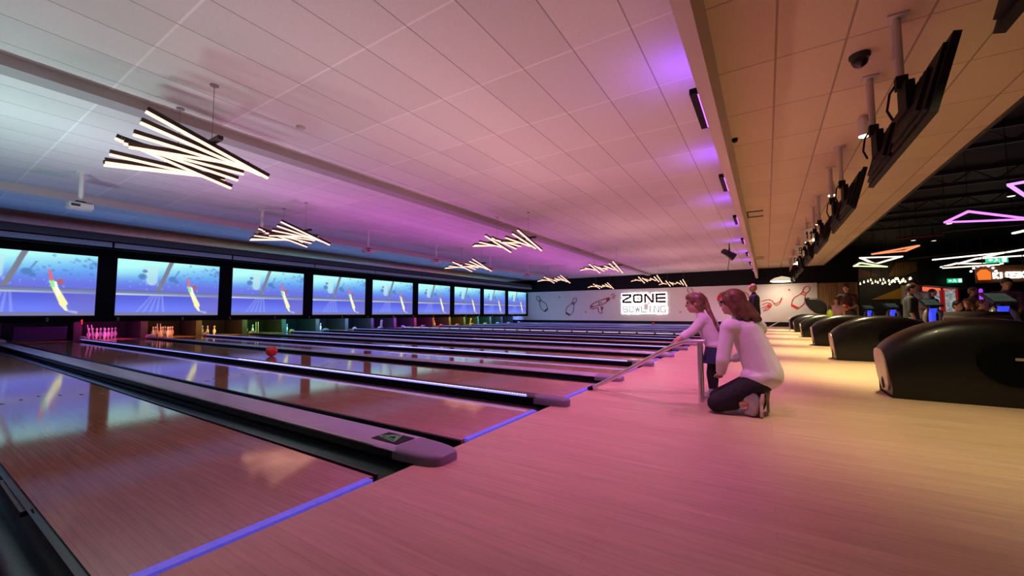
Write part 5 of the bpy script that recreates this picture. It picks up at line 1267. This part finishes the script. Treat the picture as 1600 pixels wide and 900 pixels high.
# violet bars: graze the ceiling
for x0 in FB: spot((x0+0.47, 0.66, 3.27), (0.1, 0.45, 1), (0.26, 0.07, 1.0), 17, 140, 1.0, 0.02)
# added unseen spots at divider height, tinting the ceiling from below
def up(x, y, col, e, r=0.3): spot((x, y, 0.11), (0, 0, 1), col, e, 150, 1.0, r)
up(div_x[0], 9.2, (0.62, 1.0, 0.92), 500); up(div_x[0], 13.0, (0.45, 0.75, 1.0), 60)
up(div_x[2], 4.0, (0.96, 0.56, 0.58), 200); up(div_x[0], 4.5, (0.8, 0.85, 0.85), 130)
for i in (2, 4, 6, 8, 10, 12, 14, 16): up(div_x[i], 9.5, (0.80, 0.16, 0.80) if i > 2 else (0.85, 0.45, 0.85), 240)
for i in (4, 8, 12, 16): up(div_x[i], 4.0, (1.0, 0.52, 0.50), 230)
for i in range(0, 18, 2): up(div_x[i], 16.4, (0.10, 0.34, 1.0), 85)
# coloured light in every pin deck
for i in range(18):
    c = COL[i]; o = area((lane_x[i], YM+0.45, 0.62), (0, 1, -0.25), c, 5 if i < 2 else 34 if i < 7 else 55, 0.9, 0.06)
# light over the far wall and from the hall
spot((WX-1.6, -0.85, 2.72), (0.8, 0, -1), (1.0, 0.82, 0.56), 170, 140, 1.0, 0.2)
for yv, c, e in ((16, (0.35, 0.60, 1), 110), (12.5, (0.62, 0.48, 1.0), 110), (8.5, (0.95, 0.85, 0.85), 110), (5.0, (1.0, 0.58, 0.62), 130), (1.5, (1.0, 0.66, 0.62), 100)): spot((WX-3.5, yv, 0.35), (1, 0, 0.32), c, e, 120, 1.0, 0.05)
spot((12, -6, 4.2), (0, 0, -1), (0.9, 0.5, 0.5), 10, 140); spot((33.5, -6.5, 3.6), (1, 0, -0.6), (1.0, 0.75, 0.4), 60, 130)
w_ = bpy.data.worlds.new('world'); S.world = w_; w_.use_nodes = True
w_.node_tree.nodes['Background'].inputs['Color'].default_value = (0.5, 0.4, 0.5, 1); w_.node_tree.nodes['Background'].inputs['Strength'].default_value = 0.01

# ------------------------------------------------------------------ view
vs_ = S.view_settings; vs_.view_transform = 'Standard'; vs_.look = 'None'; vs_.exposure = 0; vs_.gamma = 1; vs_.use_curve_mapping = False
S.cycles.use_denoising = True; S.cycles.max_bounces = 8; S.cycles.diffuse_bounces = 4; S.cycles.glossy_bounces = 4; S.cycles.sample_clamp_indirect = 4.0
